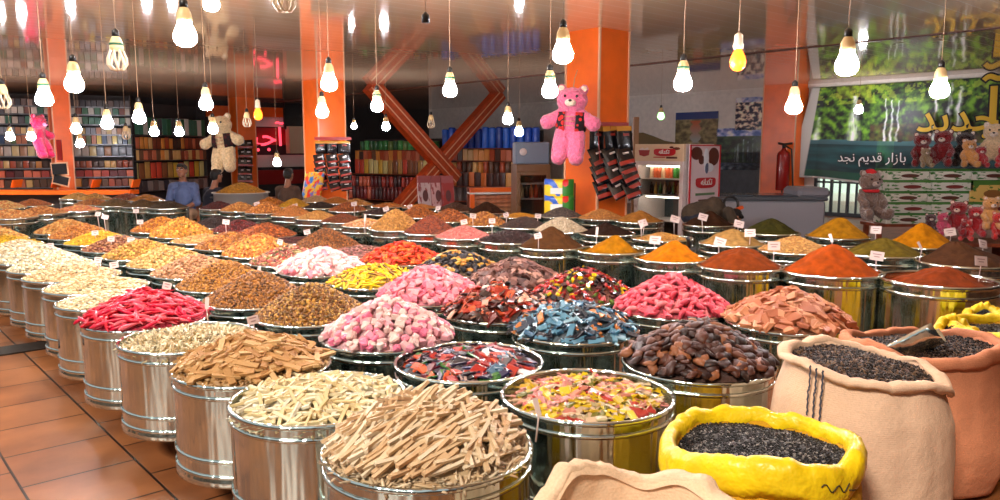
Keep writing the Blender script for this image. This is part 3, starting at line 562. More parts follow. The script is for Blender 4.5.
# --- spice drums on the higher benches; rows placed on one level
ZS = .77
def spice(p, px, py, R, peak, phrase, kind, cols, sink=0, pw=1.15, skew=(0, 0), z=ZS):
    h = max(.02, (py - peak) * p.y / F * 1.02 - 0 * sink); full_drum(p, phrase, R, z); seed = len(HEAPS)
    if kind == 'powder': powder(p, R, z - sink, h + sink, phrase, cols, seed, pw, skew)
    else: grains(p, R, z - sink, h + sink, phrase, cols, kind, 'seed_heap' if kind == 'seed' else 'flake_heap' if kind in ('flake', 'strip') else 'nut_heap', 'seeds' if kind == 'seed' else 'flakes' if kind in ('flake', 'strip') else 'nuts')
SP = [ # front spice row
 (931, 280, .372, 265, 'brick brown powder sunk below the rim', 'powder', (150, 66, 26), .05, .9, (.15, 0)), (832, 272, .36, 243, 'red orange chilli powder in a sharp cone', 'powder', (190, 84, 20), .015, 1.05), (745, 267, .325, 248, 'dark red brown spice in a low dome', 'powder', (146, 66, 20), 0, 1.5),
 (672, 259, .31, 240, 'bright orange turmeric with a black scoop', 'powder', (226, 132, 16), .03, 1.0, (.1, 0)), (610, 251, .31, 236, 'ochre yellow spice sunk below the rim', 'powder', (196, 130, 22), .05, 1.0, (.15, .0)), (551, 247, .31, 228, 'cocoa brown powder beside the ochre spice', 'powder', (96, 60, 30), 0, 1.1),
 (508, 241, .32, 231, 'dark dried strips', 'strip', [(44, 20, 16), (64, 30, 24), (30, 14, 12)], 0, 1), (462, 237, .3, 226, 'small pink seeds', 'seed', [(226, 130, 120), (206, 106, 100), (238, 160, 146)], 0, 1), (430, 233, .3, 217, 'red brown dried flakes', 'seed', [(132, 58, 24), (104, 42, 18), (160, 82, 36)], 0, 1),
 (401, 230, .3, 211, 'tan wheat grains in a long heap', 'seed', [(200, 146, 74), (176, 122, 56), (216, 166, 96)], 0, 1), (366, 226, .29, 219, 'mixed pink and yellow dried beans', 'nut', [(226, 160, 110), (206, 110, 90), (230, 186, 80), (240, 206, 170)], 0, 1), (343, 222, .29, 214, 'dark copper brown seeds', 'seed', [(136, 74, 30), (108, 56, 24)], 0, 1),
 (318, 219, .29, 211, 'light tan barley', 'seed', [(214, 158, 88), (196, 138, 70), (228, 180, 110)], 0, 1), (293, 216, .29, 206, 'peach coloured lentils', 'seed', [(216, 150, 84), (194, 126, 62)], 0, 1), (266, 213, .29, 203, 'orange brown nuts beside the peach lentils', 'nut', [(204, 132, 60), (170, 96, 40), (224, 160, 90)], 0, 1), (240, 211, .29, 203, 'tawny nuts near the seated man in blue', 'nut', [(206, 140, 72), (176, 108, 48), (222, 166, 100)], 0, 1), (219, 209, .29, 202, 'dark red barberries', 'nut', [(84, 20, 14), (60, 14, 12)], 0, 1),
 # middle spice row
 (965, 263, .36, 242, 'dark coffee brown powder', 'powder', (86, 52, 30), 0, 1.1, (-.25, 0)), (883, 254, .325, 238, 'olive green ground herbs', 'powder', (120, 100, 34), 0, 1.25), (794, 251, .31, 237, 'coarse beige crumbs', 'seed', [(206, 156, 90), (184, 130, 68), (222, 178, 116)], 0, 1), (732, 244, .31, 229, 'smooth beige powder', 'powder', (206, 160, 96), 0, 1.15), (662, 239, .31, 233, 'pale sand coloured meal sunk in its drum', 'seed', [(214, 164, 92), (196, 142, 70)], .03, 1),
 (607, 234, .3, 223, 'blackish brown powder', 'powder', (52, 32, 22), 0, 1.2), (561, 231, .3, 218, 'white rice flour coloured grains', 'seed', [(226, 204, 172), (212, 186, 152), (236, 220, 194)], 0, 1), (521, 227, .3, 217, 'charcoal brown dried tea', 'seed', [(60, 38, 28), (44, 28, 22), (80, 54, 40)], 0, 1), (487, 225, .29, 213, 'amber brown nuts beside the dried tea', 'nut', [(176, 112, 44), (140, 80, 30), (200, 140, 66)], 0, 1), (450, 221, .29, 210, 'auburn raisins', 'nut', [(160, 88, 30), (126, 62, 24), (184, 114, 50)], 0, 1), (418, 217, .29, 207, 'ginger brown nuts by the orange brace', 'nut', [(184, 112, 44), (150, 84, 32)], 0, 1), (384, 214, .29, 208, 'dark plum coloured berries', 'nut', [(58, 30, 24), (40, 22, 18)], 0, 1), (348, 211, .29, 203, 'fox brown nuts', 'nut', [(150, 80, 30), (120, 60, 24), (176, 106, 50)], 0, 1), (320, 208, .28, 202, 'near black seeds in a small heap', 'seed', [(52, 30, 18), (36, 20, 14)], 0, 1), (296, 207, .28, 199, 'canary yellow lentils', 'seed', [(226, 176, 50), (206, 150, 36)], 0, 1), (270, 205, .28, 198, 'honey coloured nuts', 'nut', [(206, 136, 56), (176, 106, 40)], 0, 1),
 # back spice row
 (921, 246, .31, 224, 'saffron yellow powder in a tall cone', 'powder', (226, 146, 16), 0, 1.05), (838, 237, .32, 218, 'mustard yellow crumbly spice', 'powder', (214, 150, 36), 0, 1.15), (770, 233, .31, 219, 'dark green dried herbs', 'powder', (78, 74, 30), 0, 1.3), (709, 225, .31, 212, 'dark brown ground spice in a broad cone', 'powder', (70, 42, 24), 0, 1.1), (632, 221, .31, 210, 'toasted tan powder', 'powder', (196, 134, 66), 0, 1.1), (604, 219, .31, 210, 'coarse toasted wheat', 'seed', [(200, 138, 74), (176, 112, 52), (216, 160, 96)], 0, 1), (563, 217, .3, 208, 'grey and white striped seeds', 'seed', [(66, 54, 50), (130, 114, 104), (44, 36, 34)], 0, 1), (522, 217, .29, 213, 'yellow beans in a low heap', 'seed', [(226, 166, 70), (206, 144, 50)], 0, 1), (487, 213, .3, 203, 'dark chocolate brown powder by the orange crate', 'powder', (66, 40, 26), 0, 1.15), (455, 211, .3, 203, 'dark walnut brown seeds', 'seed', [(86, 52, 30), (64, 38, 22)], 0, 1), (420, 208, .28, 204, 'light orange lentils in a flat heap', 'seed', [(224, 152, 76), (204, 130, 58)], 0, 1), (388, 207, .28, 203, 'orange tan nuts near the foot of the brace', 'nut', [(212, 140, 66), (184, 112, 48)], 0, 1), (356, 205, .28, 199, 'wheat coloured grains by the snack pillar', 'seed', [(212, 156, 86), (190, 132, 64)], 0, 1), (318, 202, .28, 196, 'whitish beans by the snack pillar', 'seed', [(226, 190, 150), (206, 168, 126)], 0, 1), (334, 203, .28, 197, 'ochre tan lentils under the hanging snacks', 'seed', [(206, 140, 66), (184, 116, 48)], 0, 1)]
# drums on the far tables
FT = [(16, 217, .34, 209, 'mixed dried fruit by the orange pillar', 'nut', [(206, 140, 74), (170, 90, 40), (226, 180, 120)]), (42, 214, .34, 207, 'brownish nuts at the pillar', 'nut', [(180, 110, 50), (140, 76, 34), (206, 150, 90)]), (74, 211, .33, 206, 'pink and cream nuts at the pillar foot', 'nut', [(214, 140, 100), (200, 60, 70), (226, 180, 120)]),
      (96, 205, .3, 199, 'cocoa nuts on the far table', 'nut', [(130, 76, 34), (170, 110, 54)]), (118, 206, .3, 199, 'dull olive seeds on the far table', 'seed', [(110, 80, 34), (84, 60, 26)]), (142, 207, .3, 200, 'moss brown seeds on the far table', 'seed', [(96, 70, 28), (70, 50, 22)]), (165, 208, .3, 201, 'dark herb seeds on the far table', 'seed', [(70, 52, 24), (50, 38, 20)]),
      (78, 199, .3, 193, 'pale straw grains behind the far pillar', 'seed', [(206, 166, 100), (180, 136, 74)]), (100, 200, .3, 194, 'cream and ochre nuts on the far table', 'nut', [(206, 160, 84), (176, 126, 56)]), (123, 200, .3, 194, 'red brown nuts on the far table', 'nut', [(150, 80, 36), (120, 60, 28)]), (146, 201, .3, 195, 'yellow ochre nuts on the far table', 'nut', [(206, 146, 44), (180, 120, 34)]), (8, 208, .3, 201, 'bright mixed nuts at the end of the far table', 'nut', [(220, 160, 90), (190, 90, 50), (230, 200, 140)]), (30, 206, .3, 200, 'toffee brown nuts behind the pillar', 'nut', [(170, 100, 46), (140, 80, 36)])]
ALL = SP + FT; pos = [at_z(t[0], t[1], ZS) for t in ALL]; rad_ = [t[2] for t in ALL]
FIX = [(q, DR) for r_ in (rowA, rowB, rowC, rowD) for q in r_] + [(at_d(183, 163, 12.75), .3), (at_d(209, 169, 13.1), .3), (at_d(286, 168, 13.7), .3), (at_d(706, 200, 10.6), .45), (at_z(241, 192, .95), .5)]
for it in range(300):                                               # drums stand apart: push neighbours off one another
    for i in range(len(pos)):
        for j in range(i):
            d = pos[i] - pos[j]; d.z = 0; g = (rad_[i] + rad_[j]) * .93 - d.length
            if g > 0: d.normalize(); pos[i] += d * g * .5; pos[j] -= d * g * .5
        for q, rq in FIX:
            d = pos[i] - q; d.z = 0; g = rad_[i] + rq + .02 - d.length
            if g > 0: d.normalize(); pos[i] += d * g
for q, t in zip(pos, ALL): spice(q, *t)
# wooden benches that carry the rows
M_bench = M_wood
def bench(pa, pb, z, w, label):
    d = (pb - pa); L = Vector((d.x, d.y)).length + .8; mid = (pa + pb) / 2; a = math.atan2(d.y, d.x)
    e = empty('display_bench', (mid.x, mid.y, 0), a, label, 'bench', 'low benches under the drums')
    for s in (-1, 0, 1): MB().box((0, s * w * .38, z - .02), (L, w * .22, .04), None, .004).build('plank', M_bench, e)
    n = max(2, int(L / 1.8) + 1)
    for i in range(n):
        for s in (-1, 1): MB().box((-L / 2 + .12 + (L - .24) * i / (n - 1), s * w * .36, (z - .04) / 2), (.07, .07, z - .04), None, .004).build('leg', M_bench, e)
        MB().box((-L / 2 + .12 + (L - .24) * i / (n - 1), 0, z - .07), (.05, w * .8, .05)).build('crosspiece', M_bench, e)
for r_, nm in ((rowA, 'row beside the aisle'), (rowB, 'row of wrapped toffees and golden seeds'), (rowC, 'row of blue toffees and yellow strips'), (rowD, 'row of peach pillows and orange slices')):
    bench(r_[0], r_[-1], ZB, .36, 'low reddish wooden bench under the drum ' + nm)
def bench_run(lo, hi, nm):
    ps = pos[lo:hi]; k = 0
    bench(ps[0], ps[-1], ZB, .34, 'reddish wooden bench under the ' + nm)
nE = 17; nF = 16; o0 = 0
bench_run(0, 3, 'chilli powder drums'); bench_run(3, 6, 'turmeric and ochre drums'); bench_run(6, 10, 'pink seed and tan wheat drums'); bench_run(10, 13, 'mixed bean and barley drums'); bench_run(13, 17, 'peach lentil drums')
bench_run(17, 20, 'olive green herb drums'); bench_run(20, 24, 'beige meal and white grain drums'); bench_run(24, 28, 'dried tea and raisin drums'); bench_run(28, 33, 'fox brown nut and yellow lentil drums')
bench_run(33, 36, 'saffron yellow drums'); bench_run(36, 40, 'toasted tan drums'); bench_run(40, 44, 'dark chocolate powder drums'); bench_run(44, len(SP), 'wheat and bean drums by the snack pillar')
bench_run(len(SP), len(SP) + 3, 'drums at the orange pillar'); bench_run(len(SP) + 3, len(SP) + 7, 'olive seed drums'); bench_run(len(SP) + 7, len(SP) + 11, 'farthest drums')
# price cards
TAGS = [(703, 217), (643, 223), (675, 219), (655, 240), (750, 233), (720, 242), (739, 224), (774, 246), (831, 238), (876, 230), (877, 256), (920, 246), (950, 232), (983, 244), (981, 261), (538, 216), (538, 236), (597, 231), (642, 225), (506, 215), (464, 222), (492, 221), (473, 216), (438, 208), (410, 207), (386, 209), (354, 204), (295, 206), (257, 204), (365, 218), (307, 232), (354, 259), (280, 242), (259, 271), (226, 222), (136, 211), (140, 222), (98, 214), (105, 217), (95, 233), (111, 239), (131, 240), (50, 246), (114, 265), (98, 260), (167, 286), (207, 303), (253, 320), (537, 407)]
SMALL = {(259, 271), (207, 303), (537, 407), (597, 231), (642, 225), (831, 238), (920, 246), (365, 218)}
used = {}
for (x, y) in TAGS:
    low = y > 256 and x < 560 or y > 238 and x < 300 or (x, y) in ((95, 233), (111, 239), (131, 240), (140, 222), (307, 232), (136, 211), (354, 259))
    p = at_z(x, y, .76 if low else .9)
    b, ph, z = min(HEAPS, key=lambda h: (Vector((h[0].x - p.x, h[0].y - p.y)).length) + (0 if (h[2] < .7) == low else 5))
    k = used.get(ph, 0); used[ph] = k + 1
    ph = ' '.join(ph.split(' ')[:8]); lab = 'white price card standing in the drum of ' + ph if k == 0 else ('second white price card in the drum of ' if k == 1 else 'third white price card in the drum of ') + ph
    e = empty('price_card', (p.x, p.y, p.z), random.uniform(-.5, .5), lab, 'price card', 'price cards in the heaps')
    s = .75 if (x, y) not in SMALL else .55; W, H = (.062, .046) if (x, y) not in SMALL and x < 600 else (.088, .066) if (x, y) not in SMALL else (.022, .07)
    Mr = Euler((random.uniform(-.45, -.15), 0, random.uniform(-.2, .25))).to_matrix()
    tl = random.uniform(-.35, .35); Mr = Mr @ Euler((0, tl, 0)).to_matrix()
    k = .8 + .04 * p.y
    MB().box((0, 0, 0), (W * k, .003, H * k), Mr).build('card', M_card, e)
    if W > .05:
        b2 = MB()
        for j in range(2): b2.box(Mr @ Vector((0, -.0022, (.012 - j * .018) * k)), (W * k * (.62 - .2 * j), .001, .007 * k), Mr)
        b2.build('price_lines', M_redink if j == 5 else M_ink, e)
    MB().tube([Mr @ Vector((0, .003, -H * k * .3)), Mr @ Vector((0, .004, -H * k * .5)), (0, .01, -.13 - .05 * (not low))], .0035 * k, 6).build('stick', M_card, e)
# ------------------------------------------------------------------ sacks in front
def cloth_mat(name, c, weave=260, strength=.35, rough=.85, var=.1):
    m, nt, b = newmat(name); tc = nd(nt, 'ShaderNodeTexCoord')
    w1 = nd(nt, 'ShaderNodeTexWave'); w1.bands_direction = 'Z'; w1.inputs['Scale'].default_value = weave / 6.28; w1.inputs['Distortion'].default_value = 1.5; w1.inputs['Detail Scale'].default_value = 4
    w2 = nd(nt, 'ShaderNodeTexNoise'); w2.inputs['Scale'].default_value = weave * .6; w3 = nd(nt, 'ShaderNodeTexNoise'); w3.inputs['Scale'].default_value = 9; w3.inputs['Detail'].default_value = 5
    for w in (w1, w2, w3): nt.links.new(tc.outputs['Object'], w.inputs['Vector'])
    h = node_math(nt, 'ADD', node_math(nt, 'MULTIPLY', w1.outputs['Fac'], .05), node_math(nt, 'ADD', node_math(nt, 'MULTIPLY', w2.outputs['Fac'], .3), node_math(nt, 'MULTIPLY', w3.outputs['Fac'], 2.2)))
    bp = nd(nt, 'ShaderNodeBump'); bp.inputs['Strength'].default_value = strength; bp.inputs['Distance'].default_value = .02; nt.links.new(h, bp.inputs['Height']); nt.links.new(bp.outputs['Normal'], b.inputs['Normal'])
    r = nd(nt, 'ShaderNodeValToRGB'); e = r.color_ramp.elements; e[0].position = .25; e[1].position = .75
    e[0].color = rgb(*[k * (1 - var) for k in c]); e[1].color = rgb(*[min(255, k * (1 + var * .6)) for k in c])
    nt.links.new(node_math(nt, 'ADD', node_math(nt, 'MULTIPLY', w2.outputs['Fac'], .5), node_math(nt, 'MULTIPLY', w3.outputs['Fac'], .5)), r.inputs['Fac']); nt.links.new(r.outputs['Color'], b.inputs['Base Color']); b.inputs['Roughness'].default_value = rough; b.inputs['Specular IOR Level'].default_value = .25
    return m
def sack(p, R, H, mouth, label, m, mrim, seed, tilt=(0, 0), fold=.05, lumpy=.05, rimw=.045, inner=.06, rz=0):
    """a filled open sack: body, turned down rim; returns its root and the mouth function"""
    off = Vector((seed * 3.7, seed * 1.9, 0))
    def wob(a, k=1.): return 1 + lumpy * noise.noise(Vector((math.cos(a), math.sin(a), k)) * 1.4 + off) + .02 * math.sin(3 * a + seed)
    def dz(a): return tilt[0] * math.cos(a) + tilt[1] * math.sin(a) + fold * noise.noise(Vector((math.cos(a), math.sin(a), 4)) * 1.6 + off)
    e = empty('grain_sack', (p.x, p.y, 0), 0, label, 'sack', 'open sacks in front of the drums')
    prof_ = [(R * .80, 0), (R * .95, .03), (R * 1.04, .14), (R * 1.08, H * .35), (R * 1.05, H * .6), (R * 1.0, H * .8), (mouth * 1.02, H * .96), (mouth, H)]
    nn = 90; vs = []; fs = []
    fine = []
    for i in range(len(prof_) - 1):
        for k in range(5): t = k / 5; fine.append(tuple(prof_[i][j] * (1 - t) + prof_[i + 1][j] * t for j in (0, 1)))
    fine.append(prof_[-1])
    def fn(a, r, z):
        w = z / H; k = wob(a, w) + .018 * w * noise.noise(Vector((a * 3, z * 3, seed))) + .012 * noise.noise(Vector((math.cos(a) * 6, math.sin(a) * 6, z * 2.5 + seed)))
        return k, dz(a) * max(0, w) ** 2
    MB().lathe([(.001, 0)] + fine + [(mouth - .012, H), (mouth - .03, H - inner)], nn, fn=fn).build('sack_body', m, e)
    rp = [(mouth - .018, H - .02), (mouth - .02, H + rimw * .35), (mouth, H + rimw * .62), (mouth + .022, H + rimw * .45), (mouth + .035, H), (mouth + .036, H - rimw * .9), (mouth + .026, H - rimw * 1.5), (mouth + .012, H - rimw * 1.4)]
    def fr(a, r, z):
        cr = noise.noise(Vector((math.cos(a) * 5, math.sin(a) * 5, seed + z * 6)))
        return wob(a, 1) * (1 + .022 * cr + .008 * noise.noise(Vector((math.cos(a) * 16, math.sin(a) * 16, z * 9)))), dz(a) + .014 * cr + .008 * noise.noise(Vector((math.cos(a) * 14, math.sin(a) * 14, seed + z * 4))) + (.025 * noise.noise(Vector((math.cos(a) * 2.5, math.sin(a) * 2.5, seed * 2))) if z < H - rimw else 0)
    MB().lathe(rp, 120, fn=fr).build('rolled_rim', mrim, e)
    return e, wob, dz
def sack_fill(p, mouth, z, wob, dz, phrase, cols, size, n, label, dome=.03, name='seed_fill', cat='seeds', rough=.55):
    r = np.random.default_rng(n); V, Fc = ICO; vs, fs = mound(1, dome, 1.6, .012, n % 17, 16, 60)
    def pt(x, y, z0):
        a = math.atan2(y, x); return (x * (mouth - .012) * wob(a), y * (mouth - .012) * wob(a), z0 + dz(a) * math.hypot(x, y) ** 2)
    vs = [pt(*v) for v in vs]; P = []
    for i in range(n):
        t = math.sqrt(r.random()) * .985; a = r.random() * 2 * PI; x, y = t * math.cos(a), t * math.sin(a)
        c = pt(x, y, heap_z(x, y, 1, dome, 1.6) + r.random() * size[2]); q = Quaternion(r.normal(size=4) * np.array([1, .5, .5, 1.])).normalized().to_matrix()
        M = np.array(q) ; P.append((V * np.array(size)) @ M.T + np.array(c))
    P = np.concatenate(P); base = len(vs)
    Fg = (Fc[None] + (np.arange(n) * len(V))[:, None, None]).reshape(-1, 3) + base
    me = bpy.data.meshes.new(name); me.from_pydata(vs + P.tolist(), [], [tuple(f) for f in fs] + [tuple(f) for f in Fg.tolist()]); me.polygons.foreach_set('use_smooth', [True] * len(me.polygons))
    me.materials.append(mat_random('fill_' + phrase, cols, 'island', rough, spec=.25)); o = link(name, me, None, (p.x, p.y, z)); tag(o, label, cat, None, 'stuff'); return o
M_burlap = cloth_mat('white_woven_sack', (214, 176, 146)); M_burlap2 = cloth_mat('tan_woven_sack', (198, 128, 92)); M_beige = cloth_mat('beige_sack', (228, 192, 156), 200)
M_yel = cloth_mat('yellow_woven_sack', (196, 142, 22), 220); M_yelrim = mat('yellow_plastic', (236, 196, 20), .35, bump=(14, .6, .03), var=.08)
sun_c = [(34, 22, 17), (20, 14, 12), (78, 54, 38), (26, 18, 15), (52, 34, 24), (24, 16, 14), (104, 78, 54)]
# striped sack
S1 = at_z(862, 358, .80)
e, wob, dz = sack(S1, .335, .78, .292, 'whitish woven sack with dark blue stripes, filled with striped sunflower seeds', M_burlap, M_burlap, 3, (-.025, .02), .05, .07, .012)
sack_fill(S1, .287, .755, wob, dz, 'sunflower', sun_c, (.014, .006, .0045), 2600, 'striped black sunflower seeds filling the whitish sack with stripes', .03)
M_stripe = mat('stripe_ink', (52, 54, 66), .8)
def stripe(e, wob, dz, Rm, H, a0, z0, z1, extra=.042):
    b = MB()
    for k in range(3):
        a = a0 + k * .075
        def fn(u, v):
            z = z0 + (z1 - z0) * u; aa = a + (v - .5) * .022 + .006 * math.sin(u * 40); rr = (Rm + extra) * wob(aa, 1); return (rr * math.cos(aa), rr * math.sin(aa), z + dz(aa))
        vs = []; 
        b.grid(fn, 10, 1)
    b.build('blue_stripe', M_stripe, e)
stripe(e, wob, dz, .292, .78, -2.55, .70, .80, .046)
b = MB()
stripe(e, wob, dz, .292, .78, -2.55, .60, .705, .052)
# tan sack behind it with a scoop
S2 = at_z(925, 342, .70)
e2, wob2, dz2 = sack(S2, .35, .69, .335, 'tan woven sack with a metal scoop stuck in its sunflower seeds', M_burlap2, M_burlap2, 8, (.0, .0), .06, .10, .03)
sack_fill(S2, .33, .665, wob2, dz2, 'sunflower_dark', sun_c, (.014, .006, .0045), 2100, 'striped black sunflower seeds filling the tan sack with the scoop', .03)
# yellow sack
S3 = at_z(760, 437, .66)
e3, wob3, dz3 = sack(S3, .33, .64, .30, 'yellow plastic sack with a crinkled yellow rim, filled with black seeds', M_yel, M_yelrim, 5, (0, .0), .05, .06, .06)
sack_fill(S3, .295, .61, wob3, dz3, 'black_seed', [(20, 17, 18), (34, 28, 28), (14, 12, 13), (46, 40, 38), (24, 20, 20), (18, 15, 16), (30, 25, 25), (16, 14, 14), (120, 112, 106)], (.0085, .005, .004), 4200, 'shiny black seeds filling the yellow sack', .025)
b = MB(); M_ink2 = mat('marker_ink', (60, 46, 20), .7)
def onrim(a, z): r = (.30 + .038) * wob3(a, 1); return (r * math.cos(a), r * math.sin(a), z + dz3(a))
b.tube([onrim(-1.35 + .35 * t, .62 + .012 * math.sin(t * 14)) for t in [k / 14 for k in range(15)]], .0022, 5); b.tube([onrim(-1.0 + .12 * t, .61 - .02 * t) for t in (0, .5, 1)], .0022, 5)
b.build('marker_scribble', M_ink2, e3)
# beige open sack at the front edge
S4 = at_z(648, 520, .66)
e4, wob4, dz4 = sack(S4, .30, .66, .28, 'beige cloth sack standing open in front of the toffee drum', M_beige, M_beige, 11, (-.02, .05), .08, .06, .006, .02)
MB().lathe([(.27, .655), (.262, .60), (.25, .50), (.20, .42), (.08, .40), (.001, .40)], 80, fn=lambda a, r, z: (wob4(a, 1) * (1 + .05 * noise.noise(Vector((math.cos(a) * 3, math.sin(a) * 3, z * 5)))), dz4(a) * (1 if z > .6 else .4))).build('inner_cloth', M_beige, e4)
b = MB(); b.tube([(.26 * math.cos(a), .26 * math.sin(a), .69 + .01 * math.sin(a * 9)) for a in [-.2 - .06 * k for k in range(9)]], .008, 6); b.build('tie_rope', mat('jute_rope', (150, 128, 96), .9, bump=(90, .8, .01)), e4)
# yellow sacks and small bags by the brown drum
for (x, y, R, H, lab, sd, zz) in ((1000, 327, .26, .66, 'plain yellow sack behind the tan sack at the end of the row', 21, .67),):
    p = at_z(x, y, zz); ee, w_, d_ = sack(p, R, H, R * .95, lab, M_yel, M_yelrim, sd, (0, 0), .03, .05, .05)
    sack_fill(p, R * .92, H - .03, w_, d_, 'dark_seed%d' % sd, [(30, 24, 18), (50, 40, 26)], (.009, .006, .005), 900, 'dark seeds filling the plain yellow sack', .02)
for (x, y, lab, sd) in ((957, 330, 'small yellow bag of black seeds below the brick brown drum', 31), (985, 316, 'small yellow bag of dark seeds wedged behind the plain yellow sack', 33)):
    p = at_z(x, y, .66); ee, w_, d_ = sack(p, .11, .64, .085, lab, M_yel, M_yelrim, sd, (0, .05), .05, .08, .05)
    sack_fill(p, .08, .62, w_, d_, 'bag_seed%d' % sd, [(16, 14, 14), (36, 30, 22)], (.008, .005, .004), 260, 'black seeds heaped in the ' + lab.split(' of ')[0] + (' under the drum' if sd == 31 else ' by the sack'), .07)
# scoop
p = at_z(910, 338, .74); sc = empty('metal_scoop', (p.x, p.y, p.z), 0, 'shiny metal scoop stuck in the seeds of the tan sack', 'scoop')
sc.rotation_euler = (math.radians(-38), math.radians(18), math.radians(48)); sc.scale = (1.25, 1.25, 1.25)
def scf(u, v):
    a = PI * (1.0 * u) + PI; r = .07; return (r * math.cos(a), -.10 + .2 * v, r * math.sin(a) * (1 - .12 * v))
b = MB().grid(scf, 14, 6); b.add([(.07 * math.cos(PI + PI * k / 14), .10, .07 * .88 * math.sin(PI + PI * k / 14)) for k in range(15)], [tuple(range(15))], False)
o = b.build('scoop_blade', M_steel, sc); md = o.modifiers.new('s', 'SOLIDIFY'); md.thickness = .003
MB().tube([(0, .10, -.03), (0, .15, -.02), (0, .22, -.01)], [.012, .014, .011], 10).build('handle', M_steel, sc)
# black scoop standing in the turmeric
p = at_z(689, 255, .80); sc = empty('spice_scoop', (p.x, p.y, p.z), .3, 'small black scoop standing upright in the orange turmeric', 'scoop')
MB().lathe([(.001, 0), (.05, .01), (.055, .06), (.05, .06), (.045, .015), (.001, .012)], 20).build('scoop_bowl', M_black, sc); MB().tube([(0, 0, .05), (-.01, 0, .12), (-.02, 0, .15)], [.018, .015, .02], 8).build('handle', M_black, sc)
# ------------------------------------------------------------------ hanging bulbs
def emat(name, c, s):
    m, nt, b = newmat(name); b.inputs['Base Color'].default_value = rgb(*c); b.inputs['Emission Color'].default_value = rgb(*c); b.inputs['Emission Strength'].default_value = s; return m
M_lit = emat('lit_bulb', (250, 247, 250), 260); M_litfar = emat('lit_far_bulb', (248, 247, 255), 150); M_warm = emat('lit_warm_bulb', (255, 112, 22), 4.5); M_green = emat('lit_green_bulb', (150, 255, 140), 4)
M_neck = mat('cream_plastic', (226, 196, 140), .4); M_off = mat('unlit_tube', (226, 204, 172), .35); M_cord = mat('pale_cord', (170, 138, 108), .6); M_gring = mat('green_ring', (20, 90, 60), .4); M_cap = mat('white_ceramic', (236, 216, 190), .35)
_g = MB().lathe([(.036, .042), (.040, .030), (.051, .006), (.0605, -.018), (.0625, -.036), (.059, -.055), (.047, -.073), (.028, -.083), (.001, -.086)], 24).mesh('bulb_glass', M_lit)
_gf = _g.copy(); _gf.materials[0] = M_litfar
_n = MB().lathe([(.001, .125), (.022, .125), (.028, .115), (.037, .095), (.042, .06), (.040, .040), (.001, .038)], 24).mesh('bulb_neck', M_neck)
_r = MB().lathe([(.039, .086), (.0405, .085), (.0425, .072), (.0405, .071)], 24).mesh('green_ring', M_gring)
_s = MB().lathe([(.001, .175), (.006, .175), (.012, .168), (.021, .16), (.022, .12), (.001, .12)], 20).mesh('lamp_socket', M_black)
_ws = MB().lathe([(.001, .17), (.01, .17), (.028, .155), (.03, .10), (.036, .09), (.034, .06), (.001, .06)], 20).mesh('lamp_socket', M_cap)
_wg = MB().lathe([(.02, .065), (.03, .045), (.047, .01), (.055, -.025), (.05, -.06), (.03, -.083), (.001, -.092)], 24).mesh('bulb_glass', M_warm)
_gg = MB().lathe([(.034, .062), (.05, .015), (.0625, -.02), (.062, -.045), (.03, -.081), (.001, -.085)], 24).mesh('bulb_glass', M_green)
b = MB()
for k in range(8):
    a = 2 * PI * k / 8; b.tube([(r * math.cos(a + tw), r * math.sin(a + tw), z) for r, z, tw in ((.024, .062, 0), (.042, .03, .1), (.056, -.01, .25), (.056, -.045, .4), (.036, -.075, .55), (.014, -.08, .6))], .0075, 6)
_lot = b.mesh('lamp_tube', M_off)
_cord = {}
def bulb(x, y, w, kind, label, ring=False):
    big = 1.45 if w <= 10 and kind == 'lit' else 1; d = min(17.5, F * .142 / w * big); big = d * w / (F * .142); big = max(1, big); p = at_d(x, y, d)
    if p.z > 2.85: p = at_d(x, y, (2.85 - CAMZ) / (150 - y) * F)
    e = empty('pendant_bulb', p, random.random() * 6, label, 'lamp', 'bulbs hanging on cords from the ceiling')
    e.scale = (big, big, big); L = (CEIL - p.z) / big
    MB().tube([(0, 0, .17), (0, 0, .17 + (L - .17) * .5), (0, 0, L)], .0026, 6).build('cord', M_cord, e)
    if kind == 'warm': link('lamp_socket', _ws, e); link('bulb_glass', _wg, e); return
    link('lamp_socket', _s, e)
    if kind == 'socket': return
    link('bulb_neck', _n, e)
    if ring: link('green_ring', _r, e)
    link('lamp_tube' if kind == 'off' else 'bulb_glass', _lot if kind == 'off' else _gg if kind == 'green' else _gf if d > 7 else _g, e)
